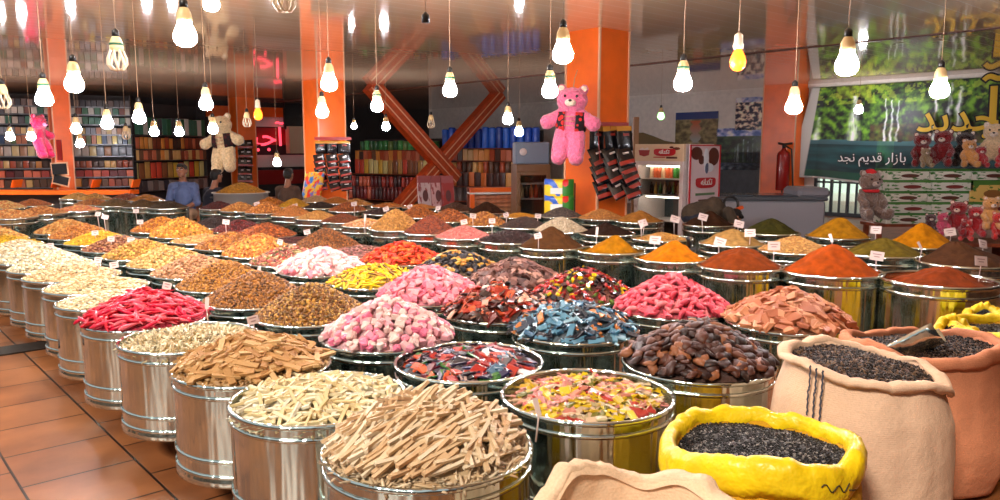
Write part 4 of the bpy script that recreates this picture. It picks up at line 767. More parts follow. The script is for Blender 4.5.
BULBS = [(185, 31, 25, 'lit', 'big lit bulb hanging highest above the aisle', 0), (44, 95, 18, 'lit', 'lit bulb with a green ring beside the slim orange pillar', 1), (74, 80, 20, 'lit', 'lit bulb close in front of the slim orange pillar', 0), (117, 57, 22, 'off', 'unlit lotus shaped bulb hanging between lit bulbs', 1), (206, 101, 15, 'lit', 'lit bulb hanging before the neck of the cream bear', 0),
 (329, 80, 18, 'lit', 'lit bulb hanging in front of the snack hung pillar, nearer the ceiling', 0), (322, 109, 14, 'lit', 'smaller lit bulb below another one on the snack hung pillar', 0), (377, 103, 14, 'lit', 'lit bulb with a green ring in front of the orange brace', 1), (450, 87, 16, 'lit', 'lit bulb with a green ring between the arms of the orange brace', 1), (426, 46, 26, 'socket', 'empty black socket on a cord without any bulb', 0),
 (563, 49, 23, 'lit', 'big lit bulb hanging above the pink bear', 0), (550, 87, 18, 'lit', 'lit bulb hanging beside the head of the pink bear', 1), (508, 117, 12, 'lit', 'small lit bulb over the blue cans', 0), (519, 130, 10, 'lit', 'smallest lit bulb by the brown cooler', 0), (683, 79, 20, 'lit', 'lit bulb with a green ring hanging before the white wall', 1), (738, 58, 20, 'warm', 'glowing yellow bulb in a white socket', 0), (661, 115, 8, 'green', 'tiny greenish bulb hanging before the white wall', 0),
 (794, 103, 18, 'lit', 'lit bulb hanging in front of the extinguisher pillar', 0), (847, 60, 25, 'lit', 'big lit bulb above the waterfall banner', 0), (940, 86, 20, 'lit', 'lit bulb hanging against the waterfalls of the banner', 0), (859, 108, 9, 'lit', 'tiny lit bulb over the banner near its loose edge', 0), (107, 121, 13, 'lit', 'lit bulb before the dark wall shelves next to the unlit lotus bulb', 0), (139, 115, 14, 'lit', 'brightest lit bulb before the corner of the wall shelves', 0), (76, 127, 11, 'lit', 'lit bulb touching the edge of the slim orange pillar', 0),
 (154, 130, 10, 'lit', 'small lit bulb above the man in blue, nearer the shelf corner', 0), (179, 130, 10, 'lit', 'small lit bulb straight above the man in blue', 0), (213, 127, 11, 'lit', 'small lit bulb above the head of the cream bear', 0), (10, 135, 9, 'lit', 'small lit bulb at the far end of the wall shelves', 0), (31, 135, 9, 'lit', 'small lit bulb beside the magenta plush toy', 0), (80, 142, 9, 'lit', 'tiny low bulb before the stacked box shelves', 0), (126, 134, 9, 'off', 'small unlit bulb in front of the shelf corner', 0),
 (258, 113, 11, 'warm', 'small glowing orange bulb by the red neon writing', 0), (247, 121, 10, 'off', 'unlit lotus bulb beside the glowing orange bulb', 0), (277, 161, 9, 'lit', 'low lit bulb hanging over the man in brown', 0), (354, 125, 6, 'lit', 'tiny lit bulb in the dark corner beside the snack hung pillar', 0), (386, 125, 9, 'lit', 'small lit bulb in the dark corner near the brace', 0), (431, 123, 9, 'off', 'small unlit bulb before the grey wall within the brace', 0), (284, -4, 26, 'off', 'big unlit lotus bulb cut by the top of the photo', 0), (3, 99, 16, 'off', 'unlit bulb cut off at the edge near the wall shelves', 0), (211, 0, 17, 'lit', 'lit bulb cut by the top of the photo next to the biggest bulb', 0)]
BULBS += [(1060, 95, 13, 'lit', 'added lit bulb over the end of the toy cartons, outside the frame', 0), (1110, 60, 14, 'lit', 'added lit bulb over the end of the spice row, outside the frame', 0), (1040, 112, 9.5, 'lit', 'added lit bulb close to the end of the banner, outside the frame', 0), (1150, 100, 9.5, 'lit', 'added lit bulb past the end of the banner, outside the frame', 0), (1260, 90, 9, 'lit', 'added lit bulb farthest past the banner, outside the frame', 0)]  # bulbs added out of view to brighten the banner and white wall
for t in BULBS: bulb(*t)
# ------------------------------------------------------------------ plush toys
def fur_mat(name, c, var=.08):
    m, nt, b = newmat(name); tc = nd(nt, 'ShaderNodeTexCoord'); no = nd(nt, 'ShaderNodeTexNoise'); no.inputs['Scale'].default_value = 34; no.inputs['Detail'].default_value = 6; nt.links.new(tc.outputs['Object'], no.inputs['Vector'])
    r = nd(nt, 'ShaderNodeValToRGB'); e = r.color_ramp.elements; e[0].position = .35; e[1].position = .65; e[0].color = rgb(*[k * (1 - var) for k in c]); e[1].color = rgb(*[min(255, k * (1 + var)) for k in c])
    bp = nd(nt, 'ShaderNodeBump'); bp.inputs['Strength'].default_value = .9; bp.inputs['Distance'].default_value = .03; nt.links.new(no.outputs['Fac'], bp.inputs['Height']); nt.links.new(bp.outputs['Normal'], b.inputs['Normal'])
    nt.links.new(no.outputs['Fac'], r.inputs['Fac']); nt.links.new(r.outputs['Color'], b.inputs['Base Color']); b.inputs['Roughness'].default_value = 1; b.inputs['Sheen Weight'].default_value = .5; b.inputs['Specular IOR Level'].default_value = .1; return m
_pl = {}
def plush_mesh(pose):
    if pose in _pl: return _pl[pose]
    b = MB(); X = lambda s, *a: (s * a[0], a[1], a[2])
    # unit height about 1, facing -Y
    b.ball((0, 0, .40), (.17, .135, .2)); b.ball((0, -.01, .28), (.165, .14, .14)); b.ball((0, -.02, .70), (.215, .17, .17)); b.ball((0, -.13, .665), (.10, .075, .07))
    for s in (-1, 1):
        b.ball((s * .15, 0, .85), (.064, .04, .064))
        if pose == 'hang':
            b.capsule([X(s, .13, 0, .51), X(s, .24, -.03, .44), X(s, .31, -.07, .40)], [.085, .09, .102]); b.capsule([X(s, .085, -.04, .24), X(s, .105, -.12, .08), X(s, .115, -.15, -.06)], [.125, .12, .105]); b.ball((s * .12, -.18, -.07), (.10, .115, .09))
        else:
            b.capsule([X(s, .13, 0, .50), X(s, .21, -.08, .38), X(s, .18, -.17, .30)], [.07, .07, .08]); b.capsule([X(s, .10, -.05, .20), X(s, .17, -.2, .11), X(s, .19, -.30, .10)], [.1, .095, .09]); b.ball((s * .20, -.34, .13), (.085, .06, .1))
    _pl[pose] = remesh(b, .018, .010, 30, 1); return _pl[pose]
_muz = MB().ball((0, -.19, .66), (.075, .05, .05)).mesh('muzzle'); _nose = MB().ball((0, -.235, .685), (.024, .016, .018)).mesh('nose'); _eye = MB().ball((0, 0, 0), (.017, .014, .019)).mesh('eye')
_eari = [MB().ball((s * .15, -.034, .85), (.044, .014, .044)).mesh('inner_ear') for s in (-1, 1)]
_pads = MB()
M_nose = mat('plush_nose', (40, 22, 22), .3); M_eye = mat('plush_eye', (12, 10, 10), .15)
def setm(o, m):
    if not o.data.materials: o.data.materials.append(None)
    o.material_slots[0].link = 'OBJECT'; o.material_slots[0].material = m; return o
FUR = {}
def plush(loc, s, rz, pose, c, label, muz=(236, 216, 190), tilt=(0, 0), extra=None, name='plush_bear', group=None, cat='plush toy', face=True):
    if c not in FUR: FUR[c] = fur_mat('fur_%d' % len(FUR), c)
    if muz not in FUR: FUR[muz] = fur_mat('fur_%d' % len(FUR), muz)
    e = empty(name, loc, rz, label, cat, group); e.rotation_euler = (tilt[0], tilt[1], rz); e.scale = (s, s, s)
    setm(link('fur_body', plush_mesh(pose).copy() if pose not in _pl2 else _pl2[pose], e), FUR[c]) if False else setm(link('fur_body', plush_mesh(pose), e), FUR[c])
    if face:
        setm(link('muzzle', _muz, e), FUR[muz]); setm(link('nose', _nose, e), M_nose)
        for k in (-1, 1): setm(link('eye', _eye, e, (k * .078, -.172, .745)), M_eye)
        for k in (0, 1): setm(link('inner_ear', _eari[k], e), FUR[muz])
    if extra: extra(e)
    return e
_pl2 = {}
def face_cam(p): return math.atan2(p.x, -p.y) * -1 + 0 if False else math.atan2(-p.x, p.y) * -1 * -1
def rz_to_cam(p, off=0): return -math.atan2(p.x, p.y) + off      # -Y of the toy points at the viewer
M_vest = mat_random('vest_print', [(24, 14, 16)], 'object', .8)
def vest_mat(name, base, dot, sc=11):
    m, nt, b = newmat(name); tc = nd(nt, 'ShaderNodeTexCoord'); v = nd(nt, 'ShaderNodeTexVoronoi'); v.inputs['Scale'].default_value = sc; nt.links.new(tc.outputs['Object'], v.inputs['Vector'])
    nt.links.new(mix_rgb(nt, node_math(nt, 'LESS_THAN', v.outputs['Distance'], .42), rgb(*base), rgb(*dot)), b.inputs['Base Color']); b.inputs['Roughness'].default_value = .85; return m
def vest(m1, m2):
    def f(e):
        def half(s):
            def fn(u, v):
                a = -PI / 2 + s * (.38 + u * 2.6); z = .29 + .25 * v; k = .175 + .022 * math.sin(v * PI); return (k * 1.08 * math.cos(a), k * .93 * math.sin(a), z)
            b = MB().grid(fn, 18, 6); o = b.build('vest_side', m1, e); md = o.modifiers.new('s', 'SOLIDIFY'); md.thickness = .012; md.offset = 1
        half(1); half(-1)
        b = MB()
        for z in (.36, .42, .48): b.tube([(-.07, -.172, z), (0, -.185, z), (.07, -.172, z)], .006, 6)
        b.build('vest_lace', m2, e)
    return f
M_v1 = vest_mat('red_spotted_vest', (26, 14, 16), (206, 36, 30), 14); M_lace = mat('vest_lace', (206, 150, 120), .8); M_v2 = vest_mat('dark_vest', (30, 20, 24), (70, 20, 26))
p1 = nr(P1[0] - .20, P1[1] - .10); d1 = p1.y
bp_ = at_d(569, 153, d1 - .34); bs = .97
pink = plush((bp_.x, bp_.y, bp_.z), bs, rz_to_cam(bp_, -.12), 'hang', (226, 106, 140), 'big pink plush bear in a black and red spotted vest hung on the orange pillar', (240, 206, 180), (0, .05), vest(M_v1, M_lace))
MB().tube([(0, .03, .82), (0, .12, 1.0), (.02, .22, 1.12)], .006, 6).build('hanging_string', M_cord, pink)
p = at_d(40, 152, 18.4); plush((p.x, p.y, p.z), .98, rz_to_cam(p, .9), 'hang', (184, 14, 64), 'magenta plush toy hung beside the slim orange pillar', (236, 120, 160), (0, 0))
p = at_d(227, 164, 20.5); plush((p.x, p.y, p.z), 1.45, rz_to_cam(p, -.4), 'hang', (222, 198, 152), 'cream plush bear in a dark vest hung beside the pillar of the red snacks', (236, 220, 190), (0, -.12), vest(M_v2, M_lace))
# brown bear with a red hat, sitting before the window
p = at_d(868, 212, 10.2); 
def hat(e): MB().ball((0, 0, .86), (.11, .1, .07)).build('red_hat', mat('red_felt', (176, 20, 26), .9), e); MB().lathe(torus_prof(.15, .53, .028, .03), 24, close=True).build('red_scarf', mat('red_scarf', (186, 24, 30), .9), e)
plush((p.x, p.y, p.z - .1), .72, rz_to_cam(p, .6), 'sit', (112, 88, 76), 'shaggy brown plush bear with a red hat sitting before the barred window', (170, 150, 140), (0, 0), hat)
# ------------------------------------------------------------------ cartons and the toys on them
def boxmat(name, base, c2, c3, seed):
    m, nt, b = newmat(name); tc = nd(nt, 'ShaderNodeTexCoord'); sp = nd(nt, 'ShaderNodeSeparateXYZ'); nt.links.new(tc.outputs['Generated'], sp.inputs[0])
    no = nd(nt, 'ShaderNodeTexNoise'); no.inputs['Scale'].default_value = 4; no.inputs['Detail'].default_value = 4; mp = nd(nt, 'ShaderNodeMapping'); mp.inputs['Location'].default_value = (seed, seed * 2, 0); nt.links.new(tc.outputs['Generated'], mp.inputs[0]); nt.links.new(mp.outputs[0], no.inputs['Vector'])
    g1 = node_math(nt, 'GREATER_THAN', no.outputs['Fac'], .56); band = node_math(nt, 'GREATER_THAN', sp.outputs['Z'], .78)
    d = node_math(nt, 'LESS_THAN', node_math(nt, 'ADD', node_math(nt, 'POWER', node_math(nt, 'MULTIPLY', node_math(nt, 'SUBTRACT', sp.outputs['X'], .55), 3.2), 2), node_math(nt, 'POWER', node_math(nt, 'MULTIPLY', node_math(nt, 'SUBTRACT', sp.outputs['Z'], .38), 4), 2)), .5)
    c = mix_rgb(nt, g1, rgb(*base), rgb(*c2)); c = mix_rgb(nt, d, c, rgb(*c3)); c = mix_rgb(nt, band, c, rgb(*c2)); nt.links.new(c, b.inputs['Base Color']); b.inputs['Roughness'].default_value = .5; return m
cm = [boxmat('carton_print_a', (204, 200, 186), (58, 110, 46), (84, 44, 30), 1), boxmat('carton_print_b', (196, 194, 182), (70, 120, 50), (110, 40, 34), 3), boxmat('carton_print_c', (206, 170, 90), (70, 112, 44), (130, 84, 40), 5)]
CP = at_d(886, 222, 11.0); CR = at_d(1012, 222, 11.0); cdir = (CR - CP); cdir.z = 0; CW = cdir.length; cdir.normalize(); ca = math.atan2(cdir.y, cdir.x) 
zb, zt_ = at_d(900, 224, 11).z, at_d(930, 169, 11).z
base_z = zb - .0
rows_ = 5; rh = (zt_ - base_z) / rows_
tb = MB(); mid = CP + cdir * CW / 2
tb = empty('carton_table', (mid.x, mid.y, 0), ca, 'low table carrying the printed cartons behind the saffron heap', 'table')
MB().box((0, .22, base_z - .02), (CW + .3, .5, .04)).build('table_top', M_wood, tb)
for sx in (-1, 1):
    for sy in (0, 1): MB().box((sx * (CW / 2 + .08), .02 + .4 * sy, (base_z - .04) / 2), (.06, .06, base_z - .04)).build('leg', M_wood, tb)
rn = ['lowest', 'second', 'third', 'fourth', 'topmost']
for j in range(rows_):
    ncol = 3; wds = CW / ncol; sh = (.0, .05, -.03, .02, -.02)[j]
    for i in range(ncol):
        c = CP + cdir * (wds * (i + .5) + sh) + Vector((-cdir.y, cdir.x, 0)) * .2
        big = i == 2 and j in (2, 3)
        if i == 2 and j == 3: continue
        hh = rh * (2 if i == 2 and j == 2 else 1)
        o = MB().box((0, 0, 0), (wds * .985, .38, hh * .985), None, .004).build('carton', cm[2] if big else cm[(i * 2 + j * 3) % 2], None, (c.x, c.y, base_z + rh * j + hh / 2), (0, 0, ca))
        tag(o, ('tall yellowish carton with a brown print at the end of the stack' if big else 'white and green printed carton, %s of the stack %s' % (rn[j], ('next to the barred window', 'in the middle under the toys', 'at the end under the cream bear')[i])), 'box', 'printed cartons under the plush toys')
def on_box(x, y, off=0): q = at_d(x, y, 11.15 + off); q.z = zt_ + .02; return q
TOY = [(921, .0, .42, (112, 8, 12), 'dark red plush toy sitting on the cartons before the banner lake', .2), (942, .05, .46, (120, 10, 14), 'second dark red plush toy, leaning against its neighbour', -.2), (964, .12, .44, (46, 22, 20), 'nearly black plush toy between the red ones and the orange one', 0), (968, -.18, .34, (206, 140, 70), 'small orange and cream plush toy on the cartons', .3), (993, .05, .55, (222, 190, 150), 'cream plush bear sitting on the cartons above red toys', -.1), (980, -.22, .26, (170, 12, 20), 'small bright red plush toy in front of the cream bear', .3), (925, -.22, .24, (150, 122, 84), 'low grey brown furry toy lying at the edge of the cartons', .4), (1003, -.24, .26, (190, 20, 28), 'red plush toy at the end of the carton stack', 0)]
for (x, off, s, c, lab, ro) in TOY:
    q = on_box(x, 160, off); plush((q.x, q.y, q.z), s * 1.3, rz_to_cam(q, ro), 'sit', c, lab, (226, 206, 190))
FLO = [(958, 221, .38, (140, 6, 14), 'deep red plush toy in front of the cartons'), (975, 224, .34, (170, 10, 18), 'bright red plush toy leaning in front of the cartons'), (990, 216, .36, (214, 150, 80), 'tan plush toy among the red ones near the dark coffee powder'), (942, 226, .26, (206, 60, 96), 'pink plush toy behind the saffron heap'), (998, 228, .3, (206, 30, 20), 'scarlet plush toy above the dark coffee powder'), (930, 226, .24, (70, 16, 22), 'dark wine red plush toy behind the saffron heap'), (966, 232, .24, (210, 34, 30), 'small red plush toy nearest the coffee powder')]
sh = empty('toy_shelf', (0, 0, 0), 0, 'low board carrying red plush toys behind the saffron heap', 'shelf')
a_, b_ = at_d(925, 232, 10.2), at_d(1010, 232, 10.2); zsh = a_.z - .12
sh.location = ((a_.x + b_.x) / 2, 10.2, 0)
MB().box((0, 0, zsh - .02), (b_.x - a_.x + .3, .7, .04)).build('board', M_wood, sh)
for s in (-1, 1): MB().box((s * (b_.x - a_.x) / 2, 0, (zsh - .04) / 2), (.06, .6, zsh - .04)).build('leg', M_wood, sh)
for (x, y, s, c, lab) in FLO:
    q = at_d(x, y, 10.2 + random.uniform(-.15, .15)); plush((q.x, q.y, max(zsh + .01, q.z - s * .5)), s * 1.35, rz_to_cam(q, random.uniform(-.6, .6)), 'sit', c, lab, (230, 200, 180))
# ------------------------------------------------------------------ printed pictures (paint per vertex)
def picture(name, P, U, V, nu, nv, fn, m, thick=.01, wave=None):
    """flat printed sheet: P corner, U and V edge vectors; fn(u, v) gives an sRGB colour"""
    b = MB(); nn = U.cross(V).normalized()
    def pt(u, v): return P + U * u + V * v + (nn * wave(u, v) if wave else Vector((0, 0, 0)))
    b.grid(pt, nu, nv); me = b.mesh(name, m); at = me.color_attributes.new('Col', 'FLOAT_COLOR', 'POINT')
    buf = []
    for i in range(nu + 1):
        for j in range(nv + 1): c = fn(i / nu, j / nv); buf += [lin(max(0, min(255, k))) for k in c] + [1]
    at.data.foreach_set('color', buf); o = link(name, me)
    if thick: md = o.modifiers.new('s', 'SOLIDIFY'); md.thickness = thick; md.offset = 0
    return o
M_print = mat_vcol('printed_sheet', .45); M_gloss = mat_vcol('glossy_print', .25)
def nz(x, y, s=0, o=4): return noise.fractal(Vector((x, y, s)), 1, 2, o)
def mixc(a, b, t): t = max(0, min(1, t)); return tuple(x * (1 - t) + y * t for x, y in zip(a, b))
def forest(u, v, s): n = nz(u * 30, v * 14, s) + .5 * nz(u * 7, v * 4, s + 3); return mixc((14, 32, 12), (96, 140, 30), n * 1.0 + .35) if n > -.25 else (10, 16, 10)
def falls(u, v, xs, top, bot, s):
    for x, w, t0 in xs:
        tt = top - t0
        if bot < v < tt:
            k = (tt - v) / (tt - bot); ww = w * (.5 + k * .9); d = abs(u - x - .012 * nz(v * 8, x * 9, s))
            if d < ww: return (190, 200, 220), (1 - d / ww) * (.55 + .45 * nz(u * 60, v * 6, s + 2))
    return None, 0
def banner(u, v):
    if u < .012: return (200, 196, 190)
    if v < .42 + .03 * nz(u * 3, 0, 5):
        n = nz(u * 5, v * 14, 9); c = mixc((4, 26, 30), (14, 62, 64), .5 + n * .7)
        if .34 < u < .42: c = mixc(c, (60, 110, 60), .4 + .4 * nz(u * 20, v * 10, 4))
        if v > .38: c = mixc(c, (120, 150, 160), .3)
        if v < .1: c = mixc(c, (20, 70, 40), .6)
    else:
        c = forest(u, v, 3)
        if v < .6 and .3 < u: c = mixc(c, (70, 48, 32), .5 + nz(u * 26, v * 12, 8))
        if v > .8 and nz(u * 22, v * 12, 15) > .1: c = mixc(c, (150, 170, 50), .6)
        if v > .86 and .12 < u < .3: c = mixc(c, (180, 170, 60), .3)
        f, k = falls(u, v, [(.05, .012, .3), (.22, .035, .08), (.37, .007, .12), (.40, .008, .14), (.43, .007, .15), (.60, .014, .1), (.66, .016, .0), (.70, .02, .04)], .97, .42, 2)
        if f: c = mixc(c, (230, 234, 240), k * 1.5)
    return tuple(min(255, k * 1.3 + 2) for k in c)
nB = NW - .06
tl, tr = at_n(815, 84, nB), at_n(1040, 69, nB)
bl = at_n(808, 177, nB)
def banner_mesh():
    P = Vector((tl.x, tl.y, 0)); U = Vector((tr.x - tl.x, tr.y - tl.y, 0)); zt2 = CEIL - .10; H = zt2 - bl.z
    b = MB(); out = -N
    nu, nv = 260, 120
    def pt(u, v):
        sag = -.18 * math.sin(min(1, max(0, (u - .02) / .6)) * PI * .5) * (1 - v)
        off = .03 + .05 * (1 - v) * (.5 + .5 * math.sin(u * 11)) + (.28 * max(0, (.06 - u) / .06) * (.4 + .6 * (1 - v)))
        z = zt2 - (1 - v) * (H + (-sag))
        shift = -.35 * (1 - v) * max(0, .10 - u) / .10 
        return P + U * (u) + U.normalized() * shift * 1.2 + out * off + Vector((0, 0, z))
    b.grid(pt, nu, nv); me = b.mesh('banner_sheet', M_print); at = me.color_attributes.new('Col', 'FLOAT_COLOR', 'POINT'); buf = []
    for i in range(nu + 1):
        for j in range(nv + 1):
            u, v = i / nu, j / nv; c = banner(u, v) if v > .02 else (196, 194, 190)
            if u < .035: c = (196, 194, 188)
            buf += [lin(max(0, min(255, k))) for k in c] + [1]
    at.data.foreach_set('color', buf); return me, P, U, zt2, H
me, bP, bU, bzt, bH = banner_mesh()
ban = empty('waterfall_banner', (0, 0, 0), 0, 'large printed banner of green waterfalls with one pale curled edge above the barred window', 'banner')
o = link('banner_sheet', me, ban); md = o.modifiers.new('s', 'SOLIDIFY'); md.thickness = .008
def text_on(parent, txt, size, pos, xdir, m, name, off=0, ext=.006, outline=None, arabic=True, oo=.02):
    Mr = frame_rot(xdir); Rm = Mr.to_4x4()
    for k, (mm, of, dz_) in enumerate(([(outline, oo, 0)] if outline else []) + [(m, off, .004 + ext)]):
        me = text_mesh(txt, size, ext, arabic, of); me.materials.append(mm)
        o = link(name if mm is m else name + '_outline', me, parent); o.matrix_local = Matrix.Translation(pos + Mr.col[2] * dz_) @ Rm
M_yt = mat('yellow_ink', (236, 190, 40), .5); M_kt = mat('black_ink', (10, 10, 12), .6); M_wt = mat('white_ink', (236, 232, 226), .5); M_dk = mat('wine_ink', (40, 20, 26), .6)
bx = bU.normalized(); bout = -N
bx = -R_  # along the wall, towards the viewer's right
def onban(x, y, o=.16): return at_n(x, y, nB - o)
text_on(ban, 'بازار قدیم نجد', .30, onban(871, 158), bx, M_wt, 'white_lettering', .0, .004, M_dk, True, .016)
text_on(ban, 'جدید', .85, onban(957, 119), bx, M_yt, 'yellow_lettering', .012, .004, M_kt, True, .04)
text_on(ban, 'آ', 1.3, onban(993, 108), bx, M_yt, 'yellow_lettering', .014, .004, M_kt, True, .05)
# posters on the white wall
def poster(x0, y0, x1, y1, fn, label, name='landscape_poster', cat='poster'):
    a = at_n(x0, y1, NW - .03); b_ = at_n(x1, y1, NW - .03); c = at_n(x0, y0, NW - .03); d = at_n(x1, y0, NW - .03)
    z0 = (a.z + b_.z) / 2; z1 = (c.z + d.z) / 2; P = Vector((a.x, a.y, z0)); U = Vector((b_.x - a.x, b_.y - a.y, 0))
    o = picture(name, P, U, Vector((0, 0, z1 - z0)), 60, 50, fn, M_gloss, .02); tag(o, label, cat); return o
def post1(u, v):
    n = nz(u * 7, v * 9, 21); c = mixc((70, 62, 44), (126, 112, 74), .5 + n)
    if v > .8: c = (34, 48, 92)
    if .36 < u < .62 and .18 < v < .78 and abs(u - .49) < .13 * (.5 + .5 * abs(math.sin(v * 14))): c = mixc((150, 70, 40), (120, 120, 110), (.78 - v) * 2)
    if v < .12: c = (60, 50, 36)
    return tuple(min(255, k * 1.3 + 8) for k in c)
def post2(u, v):
    n = nz(u * 8, v * 10, 31); c = (24, 26, 44) if n < 0 else mixc((150, 130, 116), (206, 190, 170), n * 2)
    if v > .85: c = mixc((70, 90, 140), (220, 200, 190), .5 + nz(u * 5, v * 5, 4))
    return tuple(min(255, k * 1.3 + 8) for k in c)
def post3(u, v):
    n = nz(u * 7, v * 8, 41); c = mixc((12, 22, 16), (40, 62, 36), .5 + n)
    if v > .8: c = mixc((44, 66, 120), (210, 200, 200), .3 + nz(u * 6, v * 8, 7))
    f, k = falls(u, v, [(.42, .03, .12), (.37, .02, .2), (.52, .012, .02), (.60, .012, .05), (.68, .012, .0), (.76, .012, .02), (.84, .01, .06)], .75, .18, 3)
    if f: c = mixc(c, f, k)
    if v < .18: c = mixc((30, 44, 56), (110, 120, 130), .3 + nz(u * 12, v * 20, 9))
    return tuple(min(255, k * 1.5 + 8) for k in c)
poster(675, 112, 717, 150, post1, 'brownish picture of a tall vase like shape on the white wall above the glass fridge')
poster(735, 97, 772, 130, post2, 'poster of pale broken ice and dark sky beside the extinguisher pillar')
poster(715, 128, 770, 170, post3, 'dark green poster of a waterfall under a blue sky, below another poster')
# neon writing and sign, television, screens near the far pillars
RB = RW - .04
def on_rb(x, y, o=0): return at_r(x, y, RB - o)
def panel_r(name, x0, y0, x1, y1, m, label, cat, th=.12, fn=None):
    a, b_ = on_rb(x0, y1), on_rb(x1, y1); z1 = (on_rb(x0, y0).z + on_rb(x1, y0).z) / 2; z0 = (a.z + b_.z) / 2
    mid = (a + b_) / 2; L = Vector((b_.x - a.x, b_.y - a.y, 0)).length
    o = MB().box((0, 0, 0), (L, th, z1 - z0), None, .01).build(name, m, None, (mid.x, mid.y, (z0 + z1) / 2), (0, 0, math.atan2(b_.y - a.y, b_.x - a.x))); tag(o, label, cat); return o
M_red = mat('red_board', (150, 26, 22), .4); M_wb = mat('white_board', (222, 214, 206), .5); M_shelfm = mat('grey_metal_edge', (120, 122, 126), .35, 1)
panel_r('stall_fascia', 253, 128, 306, 145, M_red, 'dark red sign board behind the red neon writing', 'sign', .06)
panel_r('stall_board', 253, 117, 306, 127, M_wb, 'white board above the red sign board', 'board', .05)
panel_r('stall_counter_panel', 253, 155, 306, 167, M_wb, 'white panel below the red sign board', 'board', .05)
panel_r('stall_red_panel', 253, 170, 304, 184, M_red, 'red counter panel behind the man in brown', 'board', .06)
panel_r('stall_top_panel', 206, 107, 306, 118, M_orange, 'orange board running high between the far pillars', 'board', .05)
ns = empty('neon_sign', on_rb(271, 137, .25), 0, 'glowing red neon writing in front of a dark red board', 'sign')
text_on(ns, 'به آجیل', 1.0, Vector((0, 0, 0)), N, emat('neon_red', (255, 70, 90), 1.6), 'neon_letters', .004, .01)
tv = on_rb(296, 116, .4); e = empty('television', tv, math.atan2(N.y, N.x), 'black flat television high beside the snack hung pillar', 'television')
MB().box((0, 0, 0), (.95, .08, .95), None, .01).build('case', M_black, e); MB().box((0, -.045, 0), (.88, .004, .86)).build('screen', mat('dark_screen', (8, 9, 12), .08), e); MB().box((0, .15, 0), (.1, .25, .1)).build('wall_bracket', M_black, e)
tv = on_rb(297, 140, .5); o = MB().box((0, 0, 0), (.72, .3, .95), None, .01).build('menu_lightbox', mat('cream_box', (226, 196, 160), .5), None, tv, (0, 0, ANG)); tag(o, 'cream coloured box below the black television', 'box')
# ------------------------------------------------------------------ orange cross brace
def beam(pa, pb, w, name, parent):
    d = (pb - pa); L = d.length; x = d.normalized(); y = -R_; z = x.cross(y).normalized(); M = Matrix((x, y, z)).transposed()
    o = MB().box((0, 0, 0), (L, w * .7, w), None, .006).build(name, M_orange_d, parent); o.matrix_local = Matrix.Translation((pa + pb) / 2) @ M.to_4x4()
    for s in (-1, 1):
        q = MB().box((0, w * .36, s * w * .22), (L * .99, .012, .03)).build('white_line', M_trimw, o)
a = at_z(362, 84, CEIL); rr = a.dot(R_) - .0
def onr(x, y, r=rr): return at_r(x, y, r)
br = empty('cross_brace', (0, 0, 0), 0, 'large orange steel cross brace rising from the shelves to the ceiling', 'brace')
t1 = onr(370, 82); t1.z = CEIL; beam(t1, onr(455, 180), .42, 'diagonal_beam', br)
t2 = onr(501, 92); t2.z = CEIL; f2 = onr(388, 222); beam(Vector((t2.x, t2.y, t2.z)) + R_ * .05, f2 + R_ * .05, .38, 'diagonal_beam', br)
MB().box((0, 0, 0), (.5, .16, .5)).build('joint_plate', M_black, br).matrix_local = Matrix.Translation(onr(441, 166)) @ Matrix.Rotation(ANG, 4, 'Z')
# ------------------------------------------------------------------ shelves with goods
def goods_mat(name, cols, rough=.35): return mat_random(name, cols, 'object', rough, None, .3)
GC = {'mixed': [(205, 127, 88), (88, 101, 88), (244, 218, 179), (127, 62, 49), (62, 88, 127), (255, 231, 88), (166, 153, 140), (101, 127, 75)], 'tins': [(49, 114, 75), (205, 205, 192), (88, 88, 95), (62, 127, 101), (127, 75, 62), (244, 238, 225)], 'warm': [(205, 88, 49), (255, 166, 75), (153, 75, 49), (255, 205, 127), (127, 88, 62), (88, 62, 49), (231, 127, 88)], 'pale': [(255, 244, 231), (218, 205, 192), (255, 231, 166), (205, 153, 114), (166, 179, 192)], 'gold': [(255, 205, 75), (218, 166, 88), (255, 238, 153), (166, 101, 62), (244, 88, 62)], 'red': [(166, 49, 43), (218, 75, 56), (127, 41, 41), (255, 127, 88), (88, 49, 49)], 'blue': [(41, 101, 231), (56, 127, 255), (36, 75, 179)], 'orange': [(255, 134, 62), (238, 101, 49), (88, 56, 49), (255, 179, 88)], 'green': [(62, 153, 75), (49, 114, 67), (88, 192, 101), (127, 166, 88)], 'dark': [(75, 67, 69), (114, 95, 88), (56, 54, 62), (153, 134, 127)]}
GC = {k: [tuple(x * .85 for x in t) for t in v] for k, v in GC.items()}
GMAT = {k: goods_mat('goods_' + k, v) for k, v in GC.items()}
def pouch_mesh(): 
    b = MB()
    def fn(s):
        def g(u, v): k = (1 - (2 * u - 1) ** 4) * (1 - (2 * v - 1) ** 6); return ((u - .5), s * .16 * k, v)
        return g
    b.grid(fn(-1), 8, 8); b.grid(fn(1), 8, 8); return b.mesh('snack_pouch')
GSH = {'box': MB().box((0, 0, .5), (1, 1, 1), None, .02).mesh('tea_box'), 'tin': MB().lathe([(.001, 0), (.48, 0), (.5, .02), (.5, .05), (.48, .06), (.48, .86), (.5, .88), (.5, .94), (.42, .98), (.3, 1.0), (.001, 1)], 20).mesh('tin'), 'pouch': pouch_mesh(), 'jar': MB().lathe([(.001, 0), (.42, 0), (.48, .05), (.48, .7), (.40, .78), (.40, .82), (.46, .83), (.46, 1), (.001, 1)], 18).mesh('jar')}
GN = {'box': 'tea_box', 'tin': 'food_tin', 'pouch': 'goods_pouch', 'jar': 'spice_jar'}
for k in GSH: GSH[k].materials.append(None)
